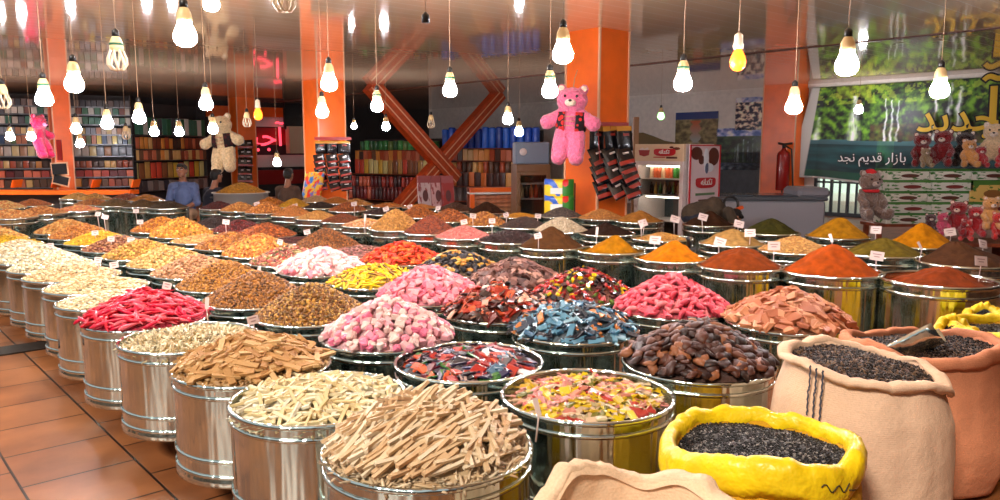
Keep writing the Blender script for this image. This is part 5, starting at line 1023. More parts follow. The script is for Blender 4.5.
def goods_row(a, d, L, z, items, mk, shp, h, label, group, depth=.25, lean=0):
    n = items; w = L / n; ang = math.atan2(d.y, d.x); proto = None
    for i in range(n):
        c = a + d * (w * (i + .5)); hh = h * random.uniform(.9, 1.0)
        o = bpy.data.objects.new(GN[shp], GSH[shp]); COL.objects.link(o); o.location = (c.x, c.y, z); o.rotation_euler = (lean, 0, ang); o.scale = (w * .9, min(depth, w * .9) if shp in ('tin', 'jar') else (depth if shp == 'box' else w * .5), hh)
        o.material_slots[0].link = 'OBJECT'; o.material_slots[0].material = GMAT[mk]; tag(o, label, GN[shp].replace('_', ' '), group)
def shelf(pa, pb, zs, depth, label, items, back=True, name='wall_shelf', mback=None, frontdir=None, stepped=0, ztop=None):
    """zs: shelf board heights; items: per board (count, palette, shape, height, label)"""
    d = pb - pa; d.z = 0; L = d.length; d.normalize(); ang = math.atan2(d.y, d.x); inn = Vector((-d.y, d.x, 0))   # away from the viewer
    mid = (pa + pb) / 2; e = empty(name, (mid.x, mid.y, 0), ang, label, 'shelf')
    top = ztop or (zs[-1] + .5)
    if back: MB().box((0, depth + .02 + stepped * (len(zs) - 1), top / 2), (L, .03, top)).build('back_panel', mback or M_dark, e)
    for s in ((-1, 1) if not stepped else ()): MB().box((s * (L / 2 - .015), depth / 2, top / 2), (.03, depth, top)).build('side_panel', M_dark, e)
    for k, z in enumerate(zs):
        MB().box((0, depth / 2 + stepped * k, z - .015), (L, depth, .03)).build('shelf_board', M_shelfm if name == 'wall_shelf' else M_wood, e)
        if k < len(items) and items[k]:
            for it in items[k:k + 1]:
                n, mk, shp, h, lab, grp = it; goods_row(pa + inn * (.14 + stepped * k), d, L, z + .002, n, mk, shp, h, lab, grp)
    return e
def zat(y, d): return at_d(500, y, d).z
# far wall shelves
dl = 20.5; pa, pb = at_d(-6, 150, dl), at_d(133, 150, dl + 1.2); zz = [zat(y, dl + .6) for y in (187, 177, 168, 156, 144, 134, 124, 114, 106)]
shelf(pa, pb, zz, .4, 'tall dark shelves of boxes and packets along the far wall', [(20, 'warm', 'box', .22, 'brown packet on the lowest far wall shelf', 'packets on the lowest far wall shelf'), (16, 'red', 'box', .18, 'reddish box on the far wall shelf above the bins', 'reddish boxes on the far wall'), (22, 'warm', 'pouch', .2, 'brownish pouch on the far wall', 'brownish pouches on the far wall'), (18, 'pale', 'pouch', .28, 'pale clear pouch on the middle far wall shelf', 'pale pouches on the middle far wall shelf'), (26, 'mixed', 'box', .24, 'small mixed box on the far wall shelf', 'mixed boxes on the far wall shelf'), (26, 'pale', 'box', .18, 'whitish box in the row of the far wall', 'whitish boxes on the far wall'), (22, 'tins', 'box', .2, 'small grey green box near the top of the far wall', 'grey green boxes on the far wall'), (22, 'tins', 'box', .18, 'dark label box second from the top of the far wall', 'dark label boxes on the far wall'), (24, 'dark', 'box', .18, 'dark box on the top far wall shelf', 'dark boxes on the top shelf')], ztop=CEIL - .15)
# slanted bins in front of them
e = empty('grain_bin', at_d(30, 190, 19.2) * 1, 0, 'orange edged slanted bins under the far wall shelves', 'bin'); pz = e.location.z; e.location.z = 0
MB().box((0, 0, pz - .05), (5.2, .5, .1)).build('bin_front', M_orange, e); MB().box((0, .2, (pz - .1) / 2), (5.0, .4, pz - .1)).build('bin_base', M_dark, e)
for k in range(6): MB().box((-2.5 + k, .3, pz + .15), (.03, .4, .2), Euler((0, .3, 0)).to_matrix()).build('divider', M_orange, e)
# shelves behind the man in blue
pa, pb = at_d(135, 150, 21.8), at_d(207, 150, 24.5); d0 = 22.8; zz = [zat(y, d0) for y in (190, 178, 160, 149, 135)]
shelf(pa, pb, zz, .35, 'dark shelves of upright packets behind the man in blue', [(14, 'dark', 'box', .3, 'dark packet low behind the man in blue', 'dark packets behind the man in blue'), (13, 'gold', 'pouch', .48, 'tilted clear bag of nuts behind the man in blue', 'clear bags behind the man in blue'), (18, 'warm', 'box', .3, 'brown upright packet on the middle shelf behind the man in blue', 'brown upright packets'), (18, 'warm', 'pouch', .34, 'brown standing pouch above the man in blue', 'brown pouches above the man in blue'), (16, 'tins', 'box', .5, 'tall dark green packet on the top shelf by the corner', 'tall dark green packets on the top shelf')], ztop=CEIL - .3)
# counter display inside and behind the brace
pa, pb = at_d(345, 150, 25.0), at_d(526, 150, 21.0); zz = [zat(y, 22.5) for y in (203, 190, 176, 163, 150)]
def seg(u0, u1): return pa + (pb - pa) * u0, pa + (pb - pa) * u1
LB = [('low red jar at the foot of the brace display', 'dark red jars at the foot of the display'), ('red lidded jar in the brace display', 'red lidded jars of the brace display'), ('upright golden packet in the brace display', 'golden packets of the brace display'), ('warm coloured box high in the brace display', 'warm boxes high in the brace display'), ('green or dark tin on the top of the brace display', 'tins on top of the brace display')]
a_, b_ = seg(0, .48)
shelf(a_, b_, zz, .3, 'stepped dark display of jars and packets behind the orange brace', [(20, 'red', 'jar', .40, *LB[0]), (20, 'red', 'jar', .34, *LB[1]), (16, 'gold', 'pouch', .46, *LB[2]), (18, 'warm', 'box', .36, *LB[3]), (16, 'green', 'tin', .30, *LB[4])], True, 'stepped_display', None, None, .14, 2.0)
a_, b_ = seg(.5, 1)
shelf(a_, b_, [zat(y, 21.4) for y in (203, 188, 174, 161, 148)], .3, 'stepped dark display below the row of blue tins', [(14, 'dark', 'tin', .42, 'grey dark tin under the blue tin display', 'grey dark tins of the display'), (16, 'orange', 'pouch', .42, 'tilted orange brown packet under the blue tins', 'orange brown packets under the blue tins'), (18, 'warm', 'jar', .32, 'amber jar in the middle of the blue tin display', 'amber jars of the blue tin display'), (18, 'warm', 'box', .32, 'reddish brown box just below the blue tins', 'reddish boxes below the blue tins'), (14, 'blue', 'tin', .62, 'tall bright blue tin on the top of the stepped display', 'tall blue tins')], True, 'stepped_display', None, None, .14, 2.2)
# yellow and white jars on the ledge above
a_, b_ = at_d(396, 150, 26.4), at_d(462, 150, 25.2); zl = zat(149, 25.5)
shelf(a_, b_, [zl], .3, 'narrow ledge of pale and yellow jars high behind the brace', [(11, 'gold', 'jar', .26, 'pale or yellow jar on the narrow ledge behind the brace', 'jars on the narrow ledge')], False, 'jar_ledge', None, None, 0, zl)
# orange crate with packets and two upright cartons
p = at_d(500, 222, 13.6); e = empty('orange_crate', (p.x, p.y, 0), .25, 'orange edged crate of brown packets before the blue tin display', 'crate'); zt3 = zat(188, 13.6)
W = 1.0; MB().box((0, .2, zt3 - .04), (W, .06, .08)).build('top_edge', M_orange, e)
MB().box((0, .3, zt3 - .1), (W, .3, .03)).build('lid', M_wb, e)
for s in (-1, 1): MB().box((s * (W / 2 - .04), .2, zt3 / 2), (.08, .06, zt3)).build('side_edge', M_orange, e)
MB().box((0, .45, zt3 / 2), (W, .04, zt3)).build('back_panel', M_wood, e)
for k in range(5):
    o = MB().box((0, 0, 0), (W * .78, .2, .075), None, .02).build('flat_packet', mat('brown_packet%d' % k, (150 + 8 * k, 110, 76), .5, var=.2), None, (p.x + math.cos(.25) * 0 - math.sin(.25) * .3, p.y + math.cos(.25) * .3, .30 + k * .078 + .2), (0, 0, .25)); tag(o, 'flat brown packet in the orange crate, %s of the pile' % ['lowest', 'second from below', 'middle one', 'fourth', 'topmost'][k], 'packet', 'flat packets in the crate')
for k, (x, c) in enumerate(((425, (200, 176, 176)), (438, (206, 160, 160)), (448, (150, 40, 36)))):
    q = at_d(x, 206, 15.5); o = MB().box((0, 0, .33), (.26, .10, .66), None, .006).build('upright_carton', boxmat('upright_print%d' % k, c, (150, 70, 70), (90, 40, 40), 7 + k), None, (q.x, q.y, q.z - .05), (-.2, 0, .3)); tag(o, ['pale pink upright carton beside the foot of the brace', 'rosy white upright carton next to the pale one', 'dark red upright carton next to the rosy one'][k], 'box')
pl = at_d(436, 209, 15.4); e = empty('carton_stand', (pl.x, pl.y, 0), .3, 'dark stand carrying the pale upright cartons', 'stand'); MB().box((0, .1, pl.z - .03), (1.0, .4, .05)).build('board', M_dark, e)
for s in (-1, 1): MB().box((s * .45, .1, (pl.z - .05) / 2), (.05, .35, pl.z - .05)).build('leg', M_dark, e)
# ------------------------------------------------------------------ coolers and freezers
def box_local(e, name, c, s, m, bev=.006): return MB().box(c, s, None, bev).build(name, m, e)
M_glass = mat('cooler_glass', (230, 240, 240), .02, trans=1.0); M_bwood = mat('cooler_frame_brown', (110, 74, 40), .4); M_cool = mat('cooler_inside', (60, 70, 74), .5); M_fw = mat('fridge_white', (222, 208, 204), .35)
def bottle_mesh(): return MB().lathe([(.001, 0), (.034, 0), (.036, .01), (.036, .13), (.03, .16), (.014, .19), (.013, .215), (.015, .217), (.015, .235), (.001, .235)], 14).mesh('drink_bottle')
M_tube = emat('fridge_tube', (255, 240, 220), 14); _bot = bottle_mesh(); _bot.materials.append(None); M_bot = mat_random('bottle_colours', [(190, 60, 30), (206, 150, 60), (60, 120, 50), (60, 30, 24), (226, 190, 150), (200, 90, 50)], 'object', .15)
def bottles(e, M, xs, z, y, lab, grp, s=1.0):
    for x in xs:
        q = M @ Vector((x, y, z)); o = bpy.data.objects.new('drink_bottle', _bot); COL.objects.link(o); o.location = q; o.scale = (s, s, s); o.material_slots[0].link = 'OBJECT'; o.material_slots[0].material = M_bot; tag(o, lab, 'bottle', grp)
def fridge(loc, ang, W, D, H, label, mf, header, shelves, name='glass_fridge', hdr_m=None):
    e = empty(name, loc, ang, label, 'fridge'); M = Matrix.Translation(Vector(loc)) @ Matrix.Rotation(ang, 4, 'Z'); t = .05
    box_local(e, 'side_panel', (-W / 2 + t / 2, D / 2, H / 2), (t, D, H), mf); box_local(e, 'side_panel', (W / 2 - t / 2, D / 2, H / 2), (t, D, H), mf); box_local(e, 'back_panel', (0, D - t / 2, H / 2), (W - 2 * t, t, H), M_cool)
    box_local(e, 'top_panel', (0, D / 2, H - t / 2), (W - 2 * t, D - .02, t), mf); box_local(e, 'base_panel', (0, D / 2, .08), (W - 2 * t, D - .04, .16), mf)
    box_local(e, 'header_panel', (0, -.02, H - header / 2), (W, .06, header), hdr_m or mf)
    dr = box_local(e, 'door', (-W / 2 + .035, -.02, (H - header) / 2), (.07, .05, H - header), mf)
    for c, s in (((W / 2 - .035, -.02, (H - header) / 2), (.07, .05, H - header)), ((0, -.02, H - header - .03), (W - .14, .05, .06)), ((0, -.02, .05), (W - .14, .05, .1))): MB().box(c, s, None, .004).build('door_frame', mf, dr)
    MB().box((0, -.02, (H - header) / 2 + .02), (W - .14, .01, H - header - .16)).build('door_glass', M_glass, dr); MB().tube([(-W / 2 + .05, -.045, .75), (-W / 2 + .05, -.09, .8), (-W / 2 + .05, -.09, 1.15), (-W / 2 + .05, -.045, 1.2)], .013, 8).build('handle', mf, dr)
    for z in shelves: box_local(e, 'shelf_board', (0, D / 2, z), (W - 2 * t, D - .14, .02), M_fw)
    return e, M
fp = at_n(636, 205, at_d(660, 205, 11.6).dot(N)); fa = ANG - PI / 2
pA = at_d(636, 205, 11.9); W_ = .92; D_ = .75
nF = at_d(684, 205, 11.6)
floc = Vector((nF.x, nF.y, 0)) + R_ * (W_ / 2)                      # centre of the front
e, M = fridge(floc, fa, W_, D_, 1.74, 'white framed glass door fridge with a cream and red printed header beside the orange pillar', M_fw, .26, (.55, .95, 1.2, 1.42), hdr_m=mat('header_cream', (222, 196, 160), .4))
bottles(e, M, [-.3 + .075 * k for k in range(9)], 1.215, .2, 'bottle on the upper shelf of the white framed fridge', 'bottles on the upper fridge shelf'); bottles(e, M, [-.3 + .085 * k for k in range(8)], .965, .2, 'bottle on the lower shelf of the white framed fridge', 'bottles on the lower fridge shelf', .8)
for z_ in (1.38, .90): MB().tube([(-.34, .12, z_ + .02), (.34, .12, z_ + .02)], .012, 8).build('light_tube', M_tube, e)
def fl(x, y, z): return Vector((x, y, z))
M_badge = mat('red_badge', (190, 22, 34), .35); M_cup = mat('cup_red', (150, 40, 34), .4); M_choc = mat('choc_print', (90, 36, 22), .4)
def badge(parent, c, w, h, xd, yd, txt, size, m=M_badge):
    b = MB(); n = xd.cross(Vector((0, 0, 1)))
    pts = [c + xd * (math.copysign(abs(math.cos(a)) ** .5, math.cos(a)) * w / 2) + Vector((0, 0, math.copysign(abs(math.sin(a)) ** .6, math.sin(a)) * h / 2 + .06 * h * math.cos(a * 2))) for a in [2 * PI * k / 32 for k in range(32)]]
    b.add([p + n * .012 for p in pts] + [p for p in pts], [tuple(range(32))] + [(k, 32 + k, 32 + (k + 1) % 32, (k + 1) % 32) for k in range(32)], False); b.build('red_badge', m, parent)
    text_on(parent, txt, size, c + n * .014, xd, M_wt, 'white_lettering', .002, .002)
badge(e, fl(.12, -.052, 1.62), .40, .11, Vector((1, 0, 0)), 0, 'تکدانه', .085)
b = MB(); b.lathe([(.001, 0), (.09, .02), (.11, .1), (.10, .1), (.001, .09)], 20); o = b.build('printed_cup', M_cup, e, (-.27, -.055, 1.55)); o.scale = (1, .06, 1)
b = MB()
for k in range(5): b.ball((-.33 + .03 * k, -.056, 1.655 + .012 * math.sin(k * 2)), (.024, .004, .022), 8, 6)
b.build('printed_fruit', M_fw, e); b = MB().ball((.33, -.053, 1.67), (.07, .004, .022), 10, 6); b.ball((.24, -.053, 1.69), (.04, .004, .016), 10, 6); b.build('printed_chocolate', M_choc, e); MB().box((.25, -.053, 1.535), (.2, .004, .03)).build('printed_caption', M_choc, e); MB().box((.02, -.053, 1.54), (.22, .004, .014)).build('printed_caption', M_badge, e)
# advert panel standing as the next fridge's side
ap = Vector((nF.x, nF.y, 0)) + N * .02 - R_ * .07
e = empty('advert_panel', ap, math.atan2(N.y, N.x), 'tall white advertising board with chocolate pictures and red badge beside the fridge', 'board')
AW, AH = .80, 1.73; box_local(e, 'panel', (AW / 2, .02, AH / 2), (AW, .03, AH), mat('advert_white', (224, 202, 206), .4)); 
b = MB(); 
for c, s in (((AW / 2, -.0, AH - .01), (AW, .02, .02)), ((.01, 0, AH / 2), (.02, .02, AH)), ((AW - .01, 0, AH / 2), (.02, .02, AH))): b.box(c, s)
b.build('panel_edge', M_badge, e)
b = MB(); b.ball((.17, .002, 1.60), (.15, .006, .10), 14, 8); b.ball((.62, .002, 1.55), (.15, .006, .14), 14, 8); b.ball((.30, .002, 1.50), (.08, .006, .07), 12, 8); b.build('printed_chocolate', M_choc, e)
b = MB(); b.ball((.42, -.001, 1.52), (.07, .006, .16), 12, 8); b.ball((.50, -.001, 1.38), (.13, .006, .07), 12, 8); b.build('printed_milk', mat('milk_print', (226, 228, 236), .3), e); b = MB().ball((.44, -.003, 1.38), (.05, .006, .09), 12, 8); b.build('printed_splash', mat('splash_print', (80, 90, 120), .3), e)
badge(e, Vector((.42, .0, 1.16)), .52, .16, Vector((1, 0, 0)), 0, 'تکدانه', .13)
b = MB(); b.box((.42, 0, .98), (.5, .012, .035)); b.build('printed_caption', mat('green_caption', (100, 130, 90), .5), e); b = MB().box((.42, 0, .89), (.34, .012, .02)); b.build('printed_caption', M_choc, e)
# brown cooler by the pillar
c0 = at_d(533, 205, 12.6); e, M = fridge(Vector((c0.x, c0.y, 0)), .12, .56, .6, 1.42, 'narrow brown framed glass cooler between the blue tins and the pink bear', M_bwood, .12, (.5, .85, 1.1), 'brown_cooler')
bottles(e, M, [-.16 + .08 * k for k in range(5)], .865, .2, 'dark bottle in the brown framed cooler', 'bottles in the brown cooler')
sc = empty('counter_scale', M @ Vector((0, .25, 1.42)), .12, 'pale blue grey scale box on top of the brown cooler', 'scale'); box_local(sc, 'case', (0, 0, .18), (.56, .4, .36), mat('scale_grey', (110, 122, 140), .4), .02); MB().lathe([(.001, 0), (.06, 0), (.06, .02), (.001, .02)], 20).build('dial', M_fw, sc, (-.16, -.205, .2), (PI / 2, 0, 0))
# plain brown post beside the fridge
q = at_d(634, 205, 12.6); z1 = zat(117, 12.6); o = MB().box((0, 0, z1 / 2), (.09, .06, z1), None, .004).build('wooden_post', mat('pale_post', (160, 120, 84), .6), None, (q.x, q.y, 0), (0, 0, .2)); tag(o, 'thin pale wooden post between the pillar and the glass fridge', 'post')
# curved olive headboard behind the fridge
pts = [(-.1, 0), (1.25, 0), (1.25, .02), (1.0, .04), (.75, .07), (.5, .11), (.3, .19), (.12, .25), (-.1, .24)]
q = at_d(636, 147, 13.6); vs = [(x, y, z) for y in (0, .05) for x, z in pts]; n_ = len(pts)
o = MB().add(vs, [tuple(range(n_)), tuple(range(n_, 2 * n_))[::-1]] + [(k, n_ + k, n_ + (k + 1) % n_, (k + 1) % n_) for k in range(n_)], False).build('curved_board', mat('olive_board', (96, 78, 40), .6), None, (q.x, q.y, q.z), (0, 0, .0)); tag(o, 'olive brown curved board rising behind the glass fridge', 'board')
e['kind'] = 'thing'
MB().box((.6, .025, -q.z / 2), (.1, .05, q.z)).build('support_post', mat('olive_post', (80, 66, 36), .7), o)
# grey chest freezer with sliding lids
q = at_d(780, 205, 12.0); e = empty('chest_freezer', (q.x, q.y, 0), -.06, 'long grey chest freezer standing under the extinguisher pillar', 'freezer'); fz = zat(197, 12.0); FWd = 2.1
box_local(e, 'freezer_body', (-.35, .4, (fz - .06) / 2), (FWd, .8, fz - .06), mat('freezer_grey', (146, 144, 150), .4), .03); box_local(e, 'freezer_rim', (-.35, .4, fz - .03), (FWd + .06, .86, .06), mat('freezer_rim', (84, 88, 94), .4), .02); 
for s in (-.55, .5): MB().box((-.35 + s, .4, fz + .012), (1.0, .7, .024), Euler((0, 0, 0)).to_matrix(), .008).build('lid', mat('freezer_lid', (70, 76, 84), .15), e)
MB().box((.52, .4, fz + .06), (.5, .8, .16), None, .05).build('end_cap', mat('freezer_cap', (128, 126, 134), .4), e)
# fire extinguisher on the wall pillar
q = at_n(783, 168, NW - .75); e = empty('fire_extinguisher', (q.x, q.y, q.z), fa, 'red fire extinguisher hanging on the orange pillar beside the banner', 'fire extinguisher'); k = 1.55
MB().lathe([(.001, -.36 * k), (.10 * k, -.36 * k), (.105 * k, -.34 * k), (.105 * k, .20 * k), (.09 * k, .25 * k), (.04 * k, .29 * k), (.03 * k, .32 * k), (.001, .32 * k)], 24).build('cylinder_body', mat('extinguisher_red', (150, 24, 18), .25, coat=.5), e); MB().tube([(0, 0, .32 * k), (0, 0, .38 * k)], .03 * k, 10).build('valve', M_black, e); MB().tube([(-.1 * k, 0, .40 * k), (.02, 0, .38 * k), (.14 * k, 0, .40 * k)], .018 * k, 8).build('lever', M_black, e); MB().tube([(.03, 0, .36 * k), (.14 * k, -.02, .30 * k), (.17 * k, -.02, 0), (.2 * k, 0, -.5 * k), (.22 * k, 0, -.75 * k)], .014 * k, 8).build('hose', M_black, e); MB().tube([(0, 0, -.36 * k), (-.01, 0, -.75 * k)], .012 * k, 8).build('hanging_strap', M_black, e); MB().box((0, .11 * k, 0), (.1 * k, .08 * k, .5 * k)).build('wall_bracket', M_black, e)
# ------------------------------------------------------------------ snack packets hung on the pillars
def pack_mesh(band):
    b = MB()
    def fn(s):
        def g(u, v): k = (1 - (2 * u - 1) ** 4) * (1 - (2 * v - 1) ** 6); return ((u - .5), s * .07 * k, -v)
        return g
    n = 8
    for s in (-1, 1):
        b.m = 0; vs = [fn(s)(i / n, j / 10) for i in range(n + 1) for j in range(11)]
        fs = [(i * 11 + j, (i + 1) * 11 + j, (i + 1) * 11 + j + 1, i * 11 + j + 1) for i in range(n) for j in range(10)]; o = len(b.f); b.add(vs, fs)
        for k, (i, j) in enumerate([(i, j) for i in range(n) for j in range(10)]): b.mi[o + k] = 1 if band[0] <= j < band[1] else 2 if (3 <= i <= 5 and 3 <= j <= 3) else 0
    return b
M_pb = mat('black_foil', (14, 12, 16), .25, coat=.4); M_pr = mat('red_foil', (150, 40, 24), .3, coat=.4); M_pw = mat('white_print', (206, 190, 180), .5)
_pk = pack_mesh((7, 9)).mesh('snack_packet', [M_pb, M_pr, M_pw]); _pk2 = pack_mesh((0, 2)).mesh('snack_packet', [M_pb, mat('gold_print', (190, 130, 40), .4), M_pr])
def packs(xs, rows, dface, w, h, label, grp, rz, step=.0, me=_pk, lean=.25, droll=0):
    for i, x in enumerate(xs):
        for j, y in enumerate(rows):
            q = at_d(x + j * step, y, dface - .05 - .02 * (j % 3)); o = link('snack_packet', me, None, q, (-lean + random.uniform(-.08, .08), droll + random.uniform(-.12, .12), rz + random.uniform(-.12, .12))); o.scale = (w, w, h); tag(o, label, 'packet', grp)
# near pillar: its viewer right face
cA = nr(P1[0], P1[1]); dA = cA.y; rzN = ANG * .9
packs([597, 610, 624], [126], dA - .02, .24, .34, 'black snack packet of the top row on the pillar with the pink bear', 'top row of black snack packets', rzN - .2, 0, _pk2, .05)
packs([594, 608, 622], [147, 156, 164, 172, 180], dA - .06, .24, .28, 'black snack packet with red foot in the strings beside the pink bear', 'black and red snack packets hung in strings', rzN - .2, 1.3, _pk, .35, -.3)
e = empty('snack_hanger', at_d(611, 124, dA - .1), rzN - .2, 'red hanger strip carrying the black snack packets beside the pink bear', 'hanger'); MB().box((0, .03, 0), (.62, .02, .05)).build('bar', M_red, e)
for x in (-.2, 0, .2): MB().tube([(x, .02, 0), (x + .02, .0, -.4), (x + .06, -.02, -.85)], .006, 6).build('string', M_red, e)
# yellow crisps bag stack
def crisp(u, v):
    if v > .52: w = v - .52; c = (236, 196, 30)
    else: w = v; c = (238, 200, 40)
    if u > .62 and (u - .62) > (w - .3) * .3: c = (50, 120, 40)
    if abs(math.hypot(u - .1, w * .9 - .0) - .38) < .07: c = (40, 90, 190)
    if (u - .72) ** 2 + (w - .38) ** 2 * 1.5 < .012: c = (206, 30, 30)
    if .2 < u < .62 and .12 < w < .26: c = (232, 226, 216)
    if v > .47 and v < .52: c = (150, 120, 50)
    return c
def crisp_bag(x, y, d, w, h, lab):
    c = at_d(x, y, d); b = MB(); nu, nv = 30, 30
    def fn(s):
        def g(u, v): k = (1 - (2 * u - 1) ** 4) * (1 - (2 * v - 1) ** 8); return ((u - .5) * w, s * .09 * k, (v - .5) * h)
        return g
    b.grid(fn(-1), nu, nv); b.grid(fn(1), nu, nv); me = b.mesh('crisps_bag', M_gloss); at = me.color_attributes.new('Col', 'FLOAT_COLOR', 'POINT'); buf = []
    for s in (0, 1):
        for i in range(nu + 1):
            for j in range(nv + 1): buf += [lin(k) for k in crisp(i / nu, (j / nv) * .47 + .0)] + [1]
    at.data.foreach_set('color', buf); o = link('crisps_bag', me, None, c, (-.05, 0, -.1)); tag(o, lab, 'packet', 'yellow crisps bags'); return o
dC = dA - .25
crisp_bag(559, 189, dC, .40, .27, 'yellow and green crisps bag below the pink bear, upper of two'); crisp_bag(559, 205, dC - .04, .40, .27, 'yellow and green crisps bag below the pink bear, lower of two')
e = empty('crisps_rack', at_d(560, 205, dC + .1), -.1, 'thin wire rack holding the crisps bags at the pillar', 'rack'); rz_ = e.location.z
for s in (-1, 1): MB().tube([(s * .2, .04, .3), (s * .2, .04, -rz_)], .01, 6).build('rack_post', M_black, e)
for zz_ in (-.15, .08): MB().box((0, .0, zz_), (.42, .12, .012)).build('tray', M_black, e)
# second pillar
cB = nr(P2[0], P2[1]); dB = cB.y
packs([321, 333, 344], [141], dB - .05, .28, .30, 'black packet of the top row on the far snack hung pillar', 'top packets on the far snack pillar', .3, 0, _pk2, .05); packs([318, 331, 343], [154, 160, 167, 174, 181], dB - .1, .26, .24, 'black and red packet hung in strings on the far snack pillar', 'packet strings on the far snack pillar', .3, .6, _pk, .3, -.15)
e = empty('snack_hanger', at_d(333, 138.5, dB - .06), .3, 'red hanger strip on the far snack hung pillar', 'hanger'); MB().box((0, .02, 0), (.85, .02, .07)).build('bar', M_red, e)
packs([242, 248], [140, 149, 158, 167, 174], at_z(236, 97, CEIL).y - .1, .26, .28, 'dark red snack packet hung on the pillar by the cream bear', 'dark red packets on the cream bear pillar', .3, 0, _pk, .2)
def small_sign(x, y, d, w, h, rot, lab):
    q = at_d(x, y, d); o = MB().box((0, 0, 0), (w, .03, h), Euler((0, rot, 0)).to_matrix(), .004).build('chalk_board', M_kt, None, q, (0, 0, 0)); MB().box((0, .012, 0), (w + .07, .012, h + .07), Euler((0, rot, 0)).to_matrix()).build('frame', M_trimw, o); tag(o, lab, 'board')
small_sign(59.5, 169, 19.1, .36, .26, -.05, 'small black framed board on the slim orange pillar, upper of two'); small_sign(61, 180, 19.1, .36, .2, .25, 'small black board hanging crooked on the slim orange pillar')
o = MB().box((0, 0, 0), (.12, .03, .5)).build('red_strip', M_red, None, at_d(59.5, 150, 19.1)); tag(o, 'narrow red strip above the black boards on the slim pillar', 'strip')
# colourful bag at the foot of the far snack pillar
dK = at_z(317, 79, CEIL).y - .6; q = at_d(308, 188, dK)
def kid(u, v):
    c = (206, 160, 50)
    if nz(u * 4, v * 4, 3) > .1: c = (60, 110, 170)
    if nz(u * 4, v * 4, 9) > .15: c = (206, 60, 40)
    return c
o = picture('printed_bag', at_d(302, 198, dK), Vector((.42, 0, 0)), Vector((.12, 0, .6)), 20, 24, kid, M_gloss, .12); tag(o, 'colourful printed bag leaning at the foot of the far snack pillar', 'bag')
# big aluminium pot
q = at_z(241, 192, .95); e = empty('cooking_pot', (q.x, q.y, .55), 0, 'wide aluminium pot of yellow lentils behind the tawny nuts', 'pot'); MB().lathe([(.001, 0), (.42, 0), (.44, .02), (.44, .38), (.47, .39), (.47, .40), (.43, .40), (.42, .03), (.001, .02)], 40).build('pot_body', mat('aluminium', (200, 196, 190), .4, .6), e)
for s in (-1, 1): MB().tube([(s * .44, -.06, .3), (s * .5, -.04, .31), (s * .5, .04, .31), (s * .44, .06, .3)], .012, 8).build('handle', M_shelfm, e)
grains(q, .42, .93, .17, 'yellow lentils in the wide aluminium pot', [(214, 160, 70), (190, 136, 50)], 'seed', 'lentil_heap', 'lentils'); o = MB().box((0, 0, .27), (.6, .6, .54), None, .01).build('pot_table', M_dark, None, (q.x, q.y, 0)); tag(o, 'dark block under the wide aluminium pot', 'table')
# dark coat over a bench and black steering wheel shaped pan
def mound_cloth(c, w, d, h, seed, name, m, label, cat):
    b = MB(); off = Vector((seed, 3, 1))
    def fn(u, v):
        x, y = (u - .5) * 2, (v - .5) * 2; rr = min(1, math.hypot(x, y)); k = max(0, 1 - rr ** 2.2); n = noise.fractal(Vector((x * 1.6, y * 1.6, 0)) + off, 1, 2, 4)
        return (x * w / 2, y * d / 2, h * (k * (1 + .35 * n) + .25 * k * max(0, x * .5 + .2)))
    b.grid(fn, 40, 30); o = b.build(name, m, None, c); tag(o, label, cat); return o
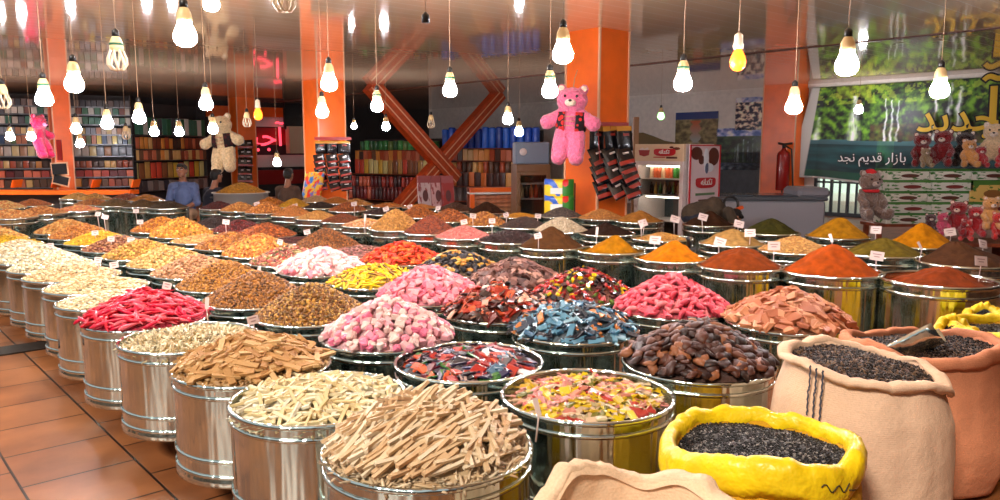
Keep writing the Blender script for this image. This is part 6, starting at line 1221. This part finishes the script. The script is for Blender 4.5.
# ------------------------------------------------------------------ people
M_skin = mat('skin', (150, 98, 72), .5, var=.04); M_skin2 = mat('skin_shade', (150, 102, 78), .5); M_hair = mat('dark_hair', (18, 14, 13), .6, bump=(80, .6, .01)); M_shirt = mat('blue_shirt', (84, 98, 136), .8, bump=(9, .7, .04), var=.08); M_trou = mat('beige_trousers', (196, 164, 132), .85, bump=(8, .6, .03)); M_lip = mat('lips', (140, 74, 64), .5); M_eyew = mat('eye_white', (226, 220, 212), .3)
M_navy = mat('navy_jacket', (26, 30, 44), .85, bump=(9, .6, .03)); M_brownj = mat('brown_jacket', (84, 62, 50), .9, bump=(9, .7, .04), var=.1); M_olive = mat('olive_coat', (66, 52, 38), .9, bump=(7, .8, .05), var=.12)
def person(loc, rz, label, shirt, trous, pose):
    """seated or standing figure facing local -Y; all joints in metres from the seat point on the floor"""
    e = empty('person', loc, rz, label, 'person'); J = pose; b = MB()
    hd = Vector(J['head']); ck = Vector(J['neck']); pv = Vector(J['pelvis']); ch = Vector(J['chest'])
    hr = Euler((J.get('nod', 0), 0, J.get('turn', 0))).to_matrix()
    H = lambda p: hd + hr @ Vector(p)
    b.ball(hd, (.075, .092, .10), 16, 12, hr); b.ball(H((0, -.022, -.062)), (.058, .068, .06), 14, 10, hr); b.ball(H((0, -.075, -.10)), (.028, .022, .02), 10, 8, hr)
    b.capsule([H((0, -.085, .02)), H((0, -.108, -.022))], [.012, .018], 8); b.ball(H((0, -.10, -.022)), (.021, .014, .012), 8, 6, hr)
    for s in (-1, 1): b.ball(H((s * .078, .008, -.01)), (.013, .024, .034), 8, 8, hr)
    b.capsule([H((0, .015, -.07)), ck], [.052, .056], 12)
    b.capsule([ck - Vector((0, 0, .03)), ch], [.066, .125], 14); b.ball(ch, (.16, .11, .15), 16, 12); b.capsule([ch, pv], [.135, .14], 14); b.ball(pv, (.165, .125, .12), 16, 10)
    for s, A in (('l', J['arm_l']), ('r', J['arm_r'])):
        sh, el, wr = [Vector(p) for p in A[:3]]; b.capsule([ck * .4 + sh * .6 - Vector((0, 0, .02)), sh, el], [.054, .056, .044], 12); b.capsule([el, wr], [.045, .03], 12)
        fd = (Vector(A[3]) - wr).normalized(); sd = Vector(A[4]).normalized(); up = fd.cross(sd).normalized(); palm = wr + fd * .05
        b.ball(wr + fd * .052, (.038, .045, .02), 10, 8, Matrix((sd, fd, up)).transposed())
        for k in range(4):
            base = wr + fd * .088 + sd * (.028 - .0187 * k); L = (.066, .075, .07, .055)[k]; cu = up * (-1 if J.get('curl', 1) > 0 else 1)
            b.capsule([base - fd * .02, base + fd * L * .45 + cu * .006, base + fd * L * .75 + cu * .022, base + fd * L * .9 + cu * .036], [.0098, .0092, .0086, .0075], 8)
        tb = wr + fd * .03 + sd * .032; b.capsule([tb, tb + sd * .028 + fd * .025, tb + sd * .034 + fd * .055], [.013, .0105, .0088], 8)
    for A in (J['leg_l'], J['leg_r']):
        hp, kn, an, toe = [Vector(p) for p in A]; b.capsule([hp, kn], [.088, .058], 12); b.capsule([kn, kn * .65 + an * .35, an], [.056, .058, .038], 12); b.capsule([an - Vector((0, 0, .035)), toe], [.045, .034], 10)
    me = remesh(b, .0085, 0, 1, 2); me.materials.clear(); me.materials.append(M_skin); link('body', me, e)
    # clothing follows the body a little outside it
    g = .012; c = MB(); c.capsule([ck - Vector((0, 0, .075)), ch], [.07 + g, .13 + g], 14); c.ball(ch, (.16 + g, .11 + g, .15 + g), 16, 12); c.capsule([ch, pv + Vector((0, 0, .02))], [.138 + g, .142 + g], 14); c.ball(pv + Vector((0, 0, .02)), (.168 + g, .13 + g, .115 + g), 16, 10)
    for A in (J['arm_l'], J['arm_r']):
        sh, el, wr = [Vector(p) for p in A[:3]]; cuff = el.lerp(wr, J.get('sleeve', .9)); c.capsule([ck * .4 + sh * .6 - Vector((0, 0, .025)), sh, el], [.056 + g, .058 + g, .046 + g], 12); c.capsule([el, cuff], [.05 + g, .038 + g], 12)
    m1 = remesh(c, .012, .006, 14, 2); m1.materials.clear(); m1.materials.append(shirt); link('shirt', m1, e)
    if J.get('collar'):
        k = MB().lathe(torus_prof(.07, 0, .018, .024), 20, close=True).build('collar', shirt, e, ck + Vector((0, -.005, -.03)))
    t = MB()
    t.ball(pv - Vector((0, 0, .02)), (.17 + g, .135 + g, .11), 16, 10)
    for A in (J['leg_l'], J['leg_r']): hp, kn, an, toe = [Vector(p) for p in A]; t.capsule([hp, kn], [.09 + g, .062 + g], 12); t.capsule([kn, an], [.062 + g, .055 + g], 12)
    m2 = remesh(t, .014, .005, 12, 2); m2.materials.clear(); m2.materials.append(trous); link('trousers', m2, e)
    s_ = MB()
    for A in (J['leg_l'], J['leg_r']): an, toe = Vector(A[2]), Vector(A[3]); s_.capsule([an - Vector((0, 0, .045)), toe - Vector((0, 0, .0))], [.052, .042], 10)
    m3 = remesh(s_, .014, 0, 1, 1); m3.materials.clear(); m3.materials.append(M_black); link('shoes', m3, e)
    h = MB(); h.ball(H((0, .018, .03)), (.083, .094, .085), 16, 12, hr); h.ball(H((0, .05, -.01)), (.078, .062, .075), 14, 10, hr); h.ball(H((0, -.055, .075)), (.06, .035, .032), 12, 8, hr)
    m4 = remesh(h, .009, .006, 40, 1); m4.materials.clear(); m4.materials.append(M_hair); link('hair', m4, e)
    f = MB()
    for s in (-1, 1): f.ball(H((s * .031, -.083, .012)), (.0135, .008, .0085), 10, 8, hr)
    f.build('eyes', M_eyew, e); f = MB()
    for s in (-1, 1): f.ball(H((s * .031, -.0895, .012)), (.006, .004, .0065), 8, 6, hr)
    f.build('pupils', M_eye, e); f = MB()
    for s in (-1, 1): f.tube([H((s * .014, -.091, .032)), H((s * .032, -.092, .037)), H((s * .052, -.08, .03))], [.008, .009, .006], 6)
    f.build('eyebrows', M_hair, e); f = MB().tube([H((-.024, -.086, -.058)), H((0, -.096, -.055)), H((.024, -.086, -.058))], [.003, .007, .003], 8); f.build('mouth', M_lip, e)
    return e
def sit(seat, lean=.0, turn=0, nod=0, sleeve=.9, arms='lap', collar=True):
    z = seat + .11; L = lean
    P = dict(pelvis=(0, 0, z), chest=(0, .02 - L * .6, z + .32), neck=(0, .01 - L, z + .52), head=(0, -.03 - L * 1.15, z + .70), turn=turn, nod=nod, sleeve=sleeve, collar=collar)
    y0 = -L
    if arms == 'lap':
        P['arm_l'] = [(.172, y0 + .02, z + .43), (.225, y0 - .06, z + .17), (.09, y0 - .27, z + .10), (.02, y0 - .34, z + .09), (-.3, .9, 0.1)]; P['arm_r'] = [(-.172, y0 + .02, z + .43), (-.225, y0 - .06, z + .17), (-.06, y0 - .28, z + .13), (.02, y0 - .34, z + .12), (.3, .9, .1)]
    else:
        P['arm_l'] = [(.172, y0 + .02, z + .43), (.225, y0 - .12, z + .2), (.16, y0 - .34, z + .18), (.15, y0 - .42, z + .17), (-1, 0, 0)]; P['arm_r'] = [(-.172, y0 + .02, z + .43), (-.225, y0 - .12, z + .2), (-.16, y0 - .34, z + .18), (-.15, y0 - .42, z + .17), (1, 0, 0)]
    for s, k in (('leg_l', .1), ('leg_r', -.1)): P[s] = [(k, -.02, z - .02), (k * 1.5, -.42, z - .0), (k * 1.5, -.46, .10), (k * 1.6, -.60, .05)]
    return P
def stool(p, h, lab):
    e = empty('stool', (p.x, p.y, 0), 0, lab, 'stool'); MB().lathe([(.001, h - .05), (.17, h - .05), (.18, h - .03), (.17, h), (.001, h)], 24).build('seat', M_dark, e)
    for k in range(4): a = PI / 4 + k * PI / 2; MB().tube([(.12 * math.cos(a), .12 * math.sin(a), h - .04), (.19 * math.cos(a), .19 * math.sin(a), .0)], .014, 8).build('leg', M_shelfm, e)
def seated(x, ytop, d, rz, lab, shirt, trous, **kw):
    top = at_d(x, ytop, d); seat = top.z - .11 - .70 - .115; p = Vector((top.x, top.y, 0)); person(p, rz, lab, shirt, trous, sit(seat, **kw)); stool(p + Vector((0, .0, 0)), seat, 'dark round stool under the ' + ' '.join(lab.split(' ')[:6 if 'navy' in lab else 5]))
seated(183, 163, 12.75, .12, 'man in a blue shirt and beige trousers sitting with folded hands behind the dark heaps', M_shirt, M_trou, lean=.06, turn=-.1, sleeve=.25)
seated(209, 169, 13.1, 2.6, 'man in a dark navy jacket sitting turned away under the cream bear', M_navy, M_navy, lean=.1, collar=False)
seated(286, 168, 13.7, 2.9, 'man in a brown jacket seen from behind before the red counter', M_brownj, M_navy, lean=.05, collar=False)
# person bending over in an olive coat beyond the dark ground spice
top = at_d(706, 203, 10.7); zt5 = at_d(700, 196, 10.7).z
bend = dict(pelvis=(0, .20, zt5 - .27), chest=(0, -.12, zt5 - .17), neck=(0, -.30, zt5 - .22), head=(0, -.44, zt5 - .30), nod=.9, turn=0, sleeve=.92,
            arm_l=[(.2, -.24, zt5 - .2), (.24, -.36, zt5 - .42), (.16, -.52, zt5 - .55), (.14, -.58, zt5 - .6), (-1, 0, 0)], arm_r=[(-.2, -.24, zt5 - .2), (-.24, -.36, zt5 - .42), (-.16, -.52, zt5 - .55), (-.14, -.58, zt5 - .6), (1, 0, 0)],
            leg_l=[(.1, .2, zt5 - .30), (.12, .02, (zt5 - .3) * .52), (.12, .22, .10), (.13, .06, .05)], leg_r=[(-.1, .2, zt5 - .30), (-.12, .02, (zt5 - .3) * .52), (-.12, .22, .10), (-.13, .06, .05)])
person(Vector((top.x, top.y, 0)), 1.75, 'person in a dark olive coat bending down in front of the glass fridge', M_olive, M_navy, bend)
q = at_d(731, 204, 11.2); e = empty('round_frame', q, 0, 'black round ring standing beside the bending person', 'ring'); e.rotation_euler = (PI / 2 - .3, 0, .2); MB().lathe(torus_prof(.11, 0, .02, .02), 32, close=True).build('ring', M_black, e); o = MB().box((0, 0, -.0), (.12, .12, q.z - .12)).build('ring_stand', M_dark, None, (q.x, q.y, (q.z - .12) / 2)); tag(o, 'dark post under the black round ring', 'stand')
q = at_d(738, 209, 11.0); o = MB().box((0, 0, 0), (.16, .05, .05), Euler((0, -.4, 0)).to_matrix(), .01).build('orange_packet', mat('orange_print', (220, 90, 30), .4), None, q); tag(o, 'small orange packet beside the black ring', 'packet')
# ------------------------------------------------------------------ light
w = bpy.data.worlds.new('world'); SC.world = w; w.use_nodes = True; nt = w.node_tree; bg = nt.nodes['Background']
bg.inputs['Color'].default_value = (.90, .95, 1, 1); bg.inputs['Strength'].default_value = .55
sl = bpy.data.lights.new('sun', 'SUN'); sl.energy = 3.0; sl.angle = math.radians(9); sl.color = (1, .93, .82); so = bpy.data.objects.new('sun', sl); COL.objects.link(so)
dirv = (-N * .95 - R_ * .25 + Vector((0, 0, .82))).normalized(); so.rotation_euler = dirv.to_track_quat('Z', 'Y').to_euler()
SC.view_settings.view_transform = 'Standard'; SC.view_settings.look = 'None'; SC.view_settings.gamma = 1; SC.view_settings.use_curve_mapping = False; SC.view_settings.exposure = 0.38
SC.cycles.max_bounces = 7; SC.cycles.diffuse_bounces = 3; SC.cycles.glossy_bounces = 4; SC.cycles.transmission_bounces = 5; SC.cycles.sample_clamp_indirect = 4; SC.cycles.use_denoising = True
